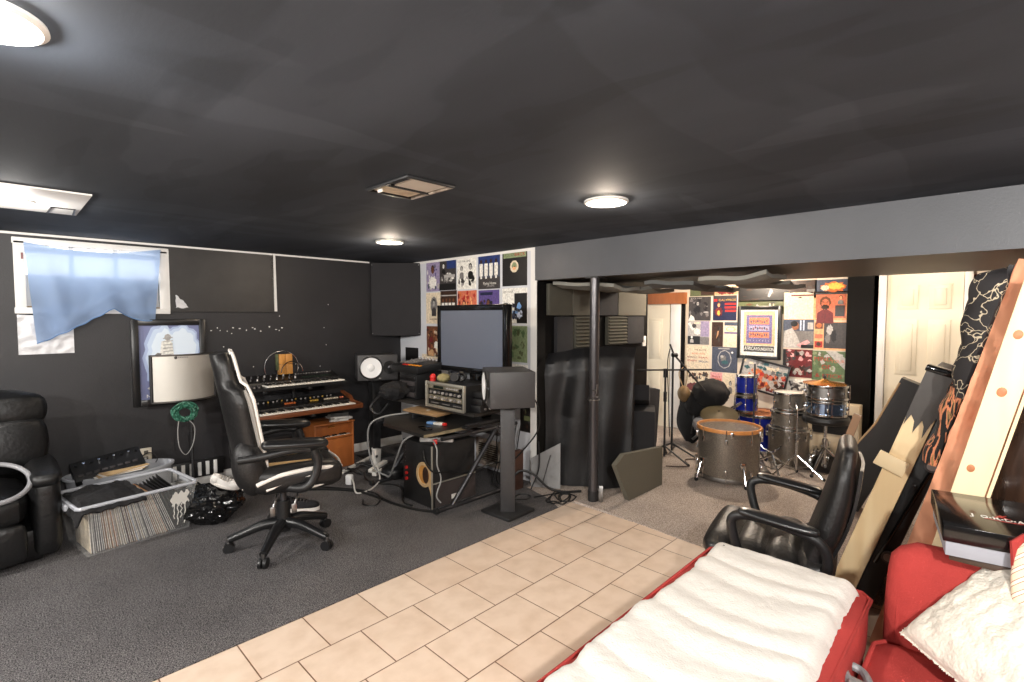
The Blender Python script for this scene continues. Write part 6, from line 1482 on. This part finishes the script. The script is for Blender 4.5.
# ------------------------------------------------------------------ red seating in the foreground
ch = thing('chaise', (1.3, .58, 0), 'red upholstered chaise bench covered by the white throw', 'sofa')
quick('cushion', ch, lambda g: g.pillow((1.30, .58, .44), (1.66, .57, .19), red_fabric, bev=.05, puff=.008, cuts=10))
quick('base', ch, lambda g: g.box((1.30, .58, .20), (1.62, .53, .32), red_fabric, bev=.03))
quick('piping', ch, lambda g: g.tube([(.5, .30, .515), (2.09, .30, .515), (2.125, .33, .515), (2.125, .83, .515), (2.09, .862, .515), (.5, .862, .515)], .007, red_fabric, 8))
for x in (.55, 2.05):
    for y in (.36, .80): quick('leg', ch, lambda g: g.cyl((x, y, 0), (x, y, .05), .02, black_plastic))
def throw(u, v):
    x = .46+1.66*u
    yr = .335+.010*sin(9*u)-.0*u+(.02*(1-u)); yl = .796+.020*(1-u)+.008*sin(14*u+.5)+.004*sin(47*u)
    y = yl+(yr-yl)*v
    ph = (x+.07*sin(3*v+.4)+.03*v+.018*sin(17*x)+.012*noise.noise((x*6, y*5, 4)))*2*pi/.145
    z = .560+.0085*(.5+.5*cos(ph))**.7+.0025*noise.noise((x*14, y*14, 0))+.002*noise.noise((x*40, y*40, 2))
    if u > .955: z -= .10*((u-.955)/.045)**2; x -= .012*((u-.955)/.045)
    if v > .93: z -= .035*((v-.93)/.07)**2
    if v < .05: z -= .010*((.05-v)/.05)**2
    return (x, y+.004*noise.noise((u*60, 3, 1)) * (1 if v < .02 or v > .98 else 0), z)
b = MB(); b.grid(throw, 220, 70, fleece, .014); b.build('throw_blanket', label='white ribbed fleece throw spread over the red chaise', cat='blanket')
b = MB(); b.ball((2.02, .78, .575), (.008, .006, .004), ink('dgrey'), 8, 5); b.build('lint', label='tiny dark speck on the far left of the white throw', cat='speck')

rc2 = thing('red_armchair', (1.75, -.08, 0), 'red upholstered armchair with low back in the bottom right corner', 'armchair')
def A2(name, f, **k): return quick(name, rc2, f, **k)
A2('seat_cushion', lambda g: g.pillow((1.66, -.10, .345), (.80, .76, .17), red_fabric, bev=.05, puff=.018, cuts=10))
A2('base', lambda g: g.box((1.72, -.10, .16), (.86, .74, .24), red_fabric, bev=.03))
A2('backrest', lambda g: g.pillow((2.145, -.11, .455), (.15, .73, .54), red_fabric, (0, .08, 0), bev=.07, puff=.014, cuts=10))
A2('back_piping', lambda g: g.tube([(2.075, .215, .22), (2.09, .225, .45), (2.112, .215, .64), (2.125, .17, .70), (2.13, .05, .708), (2.13, -.4, .708)], .008, red_fabric, 8, smooth=5))
A2('seat_piping', lambda g: g.tube([(1.30, .275, .415), (2.0, .275, .415), (2.04, .25, .415)], .007, red_fabric, 8))
for x in (1.36, 2.1):
    for y in (-.42, .22): A2('leg', lambda g: g.cyl((x, y, 0), (x, y, .06), .022, black_plastic))
# fluffy pillow
e1 = Vector((-.72, -.69, -.02)).normalized(); e2 = Vector((.24, -.70, .52)); e2 = (e2-e1*e2.dot(e1)).normalized(); e3 = e1.cross(e2)
if e3.z < 0: e3 = -e3
c0 = Vector((1.985, .185, .46))+e1*.23+e2*.23+e3*.05
PMx = Matrix(((e1.x, e2.x, e3.x, c0.x), (e1.y, e2.y, e3.y, c0.y), (e1.z, e2.z, e3.z, c0.z), (0, 0, 0, 1)))
fp0 = thing('fluffy_pillow', (c0.x, c0.y, .44), 'cream fluffy pillow lying in the red armchair', 'pillow')
def ppoint(x, y, side):
    a = 1-abs(x)**2.6; c = 1-abs(y)**2.6
    h = .075*max(0, a*c)**.45
    nn = .012*noise.noise((x*4, y*4, side*3))+.005*noise.noise((x*11, y*11, side*5))+.003*noise.noise((x*30, y*30, side*5))
    return Vector((x*.225, y*.225, side*(h+nn*min(1, 3*max(0, a*c)))))
quick('body', fp0, lambda g: (g.grid(lambda u, v: ppoint(2*u-1, 2*v-1, 1), 60, 60, fur, M=PMx), g.grid(lambda u, v: ppoint(2*u-1, 1-2*v, -1), 40, 40, fur, M=PMx)))
def tufts(g):
    rr = random.Random(11)
    for k in range(900):
        x, y = rr.uniform(-1, 1), rr.uniform(-1, 1)
        if k < 900:
            if k % 2: x = math.copysign(1, x)
            else: y = math.copysign(1, y)
        p = ppoint(x, y, 1); d = Vector((x*.6+rr.uniform(-.9, .9), y*.6+rr.uniform(-.9, .9), rr.uniform(.15, .5))).normalized()
        L = rr.uniform(.004, .009); s_ = d.orthogonal().normalized()*rr.uniform(.003, .005); t = d.cross(s_)
        g.add([p-s_, p+s_*.5+t*.9, p+s_*.5-t*.9, p+d*L], [[0, 1, 3], [1, 2, 3], [2, 0, 3]], fur, PMx)
o = quick('fur_tufts', fp0, tufts); o['kind'] = 'stuff'
# striped cushion with red piping
CUM = Matrix.Translation((1.98, -.20, .735)) @ Euler((0, radians(-62), radians(8))).to_matrix().to_4x4()
cu = thing('striped_cushion', (2.0, -.15, .62), 'striped cushion with red piping behind the fluffy pillow', 'cushion')
sm_ = bpy.data.materials.new('striped_ticking'); sm_.use_nodes = True
def tick(m):
    nt = m.node_tree; p = nt.nodes['Principled BSDF']; tc = node(m, 'ShaderNodeTexCoord'); w = node(m, 'ShaderNodeTexWave'); w.bands_direction = 'Z' if False else 'DIAGONAL'; w.inputs['Scale'].default_value = 14; w.inputs['Distortion'].default_value = .6
    nt.links.new(tc.outputs['Object'], w.inputs['Vector']); r = node(m, 'ShaderNodeValToRGB'); r.color_ramp.interpolation = 'CONSTANT'
    r.color_ramp.elements[0].color = (*rgb(226, 206, 176), 1); r.color_ramp.elements[1].position = .62; r.color_ramp.elements[1].color = (*rgb(150, 70, 56), 1)
    e = r.color_ramp.elements.new(.8); e.color = (*rgb(236, 222, 198), 1)
    nt.links.new(w.outputs['Fac'], r.inputs['Fac']); nt.links.new(r.outputs['Color'], p.inputs['Base Color']); p.inputs['Roughness'].default_value = .8
tick(sm_)
quick('body', cu, lambda g: g.pillow((0, 0, 0), (.29, .29, .07), sm_, bev=.034, puff=.02, M=CUM))
quick('piping', cu, lambda g: g.tube([(.148*sx, .148*sy, 0) for sx, sy in ((-1, -.9), (-.9, -1), (.9, -1), (1, -.9), (1, .9), (.9, 1), (-.9, 1), (-1, .9))], .014, red_fabric, 8, True, M=CUM))
bk = MB(); BKM = Matrix.Translation((1.70, .272, .462)) @ Euler((.25, .1, .35)).to_matrix().to_4x4() @ Matrix.Scale(1.35, 4)
bk.tube([(-.035, -.018, 0), (.03, -.020, 0), (.042, 0, 0), (.03, .020, 0), (-.035, .018, 0)], .009, mat('grey_buckle', rgb(120, 120, 122), .4), 8, True, M=BKM, smooth=4); bk.box((-.035, 0, 0), (.03, .05, .016), ink('grey'), bev=.006, M=BKM)
bk.build('buckle', label='grey plastic buckle lying at the edge of the red armchair seat', cat='buckle')
# ------------------------------------------------------------------ light and camera
def area(name, loc, size, power, col, rot=(0, 0, 0), spread=180):
    l = bpy.data.lights.new(name, 'AREA'); l.shape = 'DISK'; l.size = size; l.energy = power; l.color = col; l.spread = radians(spread)
    o = bpy.data.objects.new(name, l); o.location = loc; o.rotation_euler = rot; COL.objects.link(o); return o
WARM = (1., .84, .68); NEU = (1., .96, .91)
def bulb(name, x, y, power, col, drop=.07):
    l = bpy.data.lights.new(name, 'POINT'); l.energy = power; l.color = col; l.shadow_soft_size = .04
    o = bpy.data.objects.new(name, l); o.location = (x, y, ZC-drop); COL.objects.link(o); return o
bulb('lamp_record_corner', 2.23, 3.54, 8, WARM, .035)
bulb('lamp_beam', 2.235, 1.50, 7, WARM, .035)
bulb('lamp_window_side', .0, 1.47, 10, NEU, .035)
bulb('lamp_board_fill', .08, 3.66, 5, NEU)
# added fill lamps behind the photographer in place of a flash; two in the drum corner
for x, y, p in ((.08, -.6, 118), (2.235, -.6, 9), (-2.07, 1.5, 100), (-2.07, 3.6, 105), (-2.07, -.6, 80)):
    downlight(x, y, .12, 'added recessed fill light behind the camera', lamp_white, 0)
    bulb('lamp_fill_added', x, y, p, NEU)
for x, y, p in ((5.45, .55, 17), (5.5, 2.2, 44)):
    downlight(x, y, .11, 'recessed ceiling light above the drum corner', lamp_glow, 0)
    bulb('lamp_drums', x, y, p, WARM)
W = bpy.data.worlds.new('World'); SC.world = W; W.use_nodes = True
bg = W.node_tree.nodes['Background']; bg.inputs['Color'].default_value = (1., .97, .93, 1); bg.inputs['Strength'].default_value = 2.2
cam = bpy.data.cameras.new('camera'); cam.sensor_width = 36; cam.sensor_fit = 'HORIZONTAL'; cam.lens = 505/1024*36; cam.clip_start = .02
co = bpy.data.objects.new('camera', cam); COL.objects.link(co)
co.location = (0, 0, 1.5); co.rotation_euler = (radians(90-2.83), 0, radians(-45.7)); SC.camera = co
vs_ = SC.view_settings; vs_.view_transform = 'Standard'; vs_.look = 'None'; vs_.gamma = 1; vs_.use_curve_mapping = False; vs_.exposure = 1.15
SC.cycles.max_bounces = 8; SC.cycles.diffuse_bounces = 5; SC.cycles.glossy_bounces = 3; SC.cycles.transparent_max_bounces = 12; SC.cycles.sample_clamp_indirect = 6
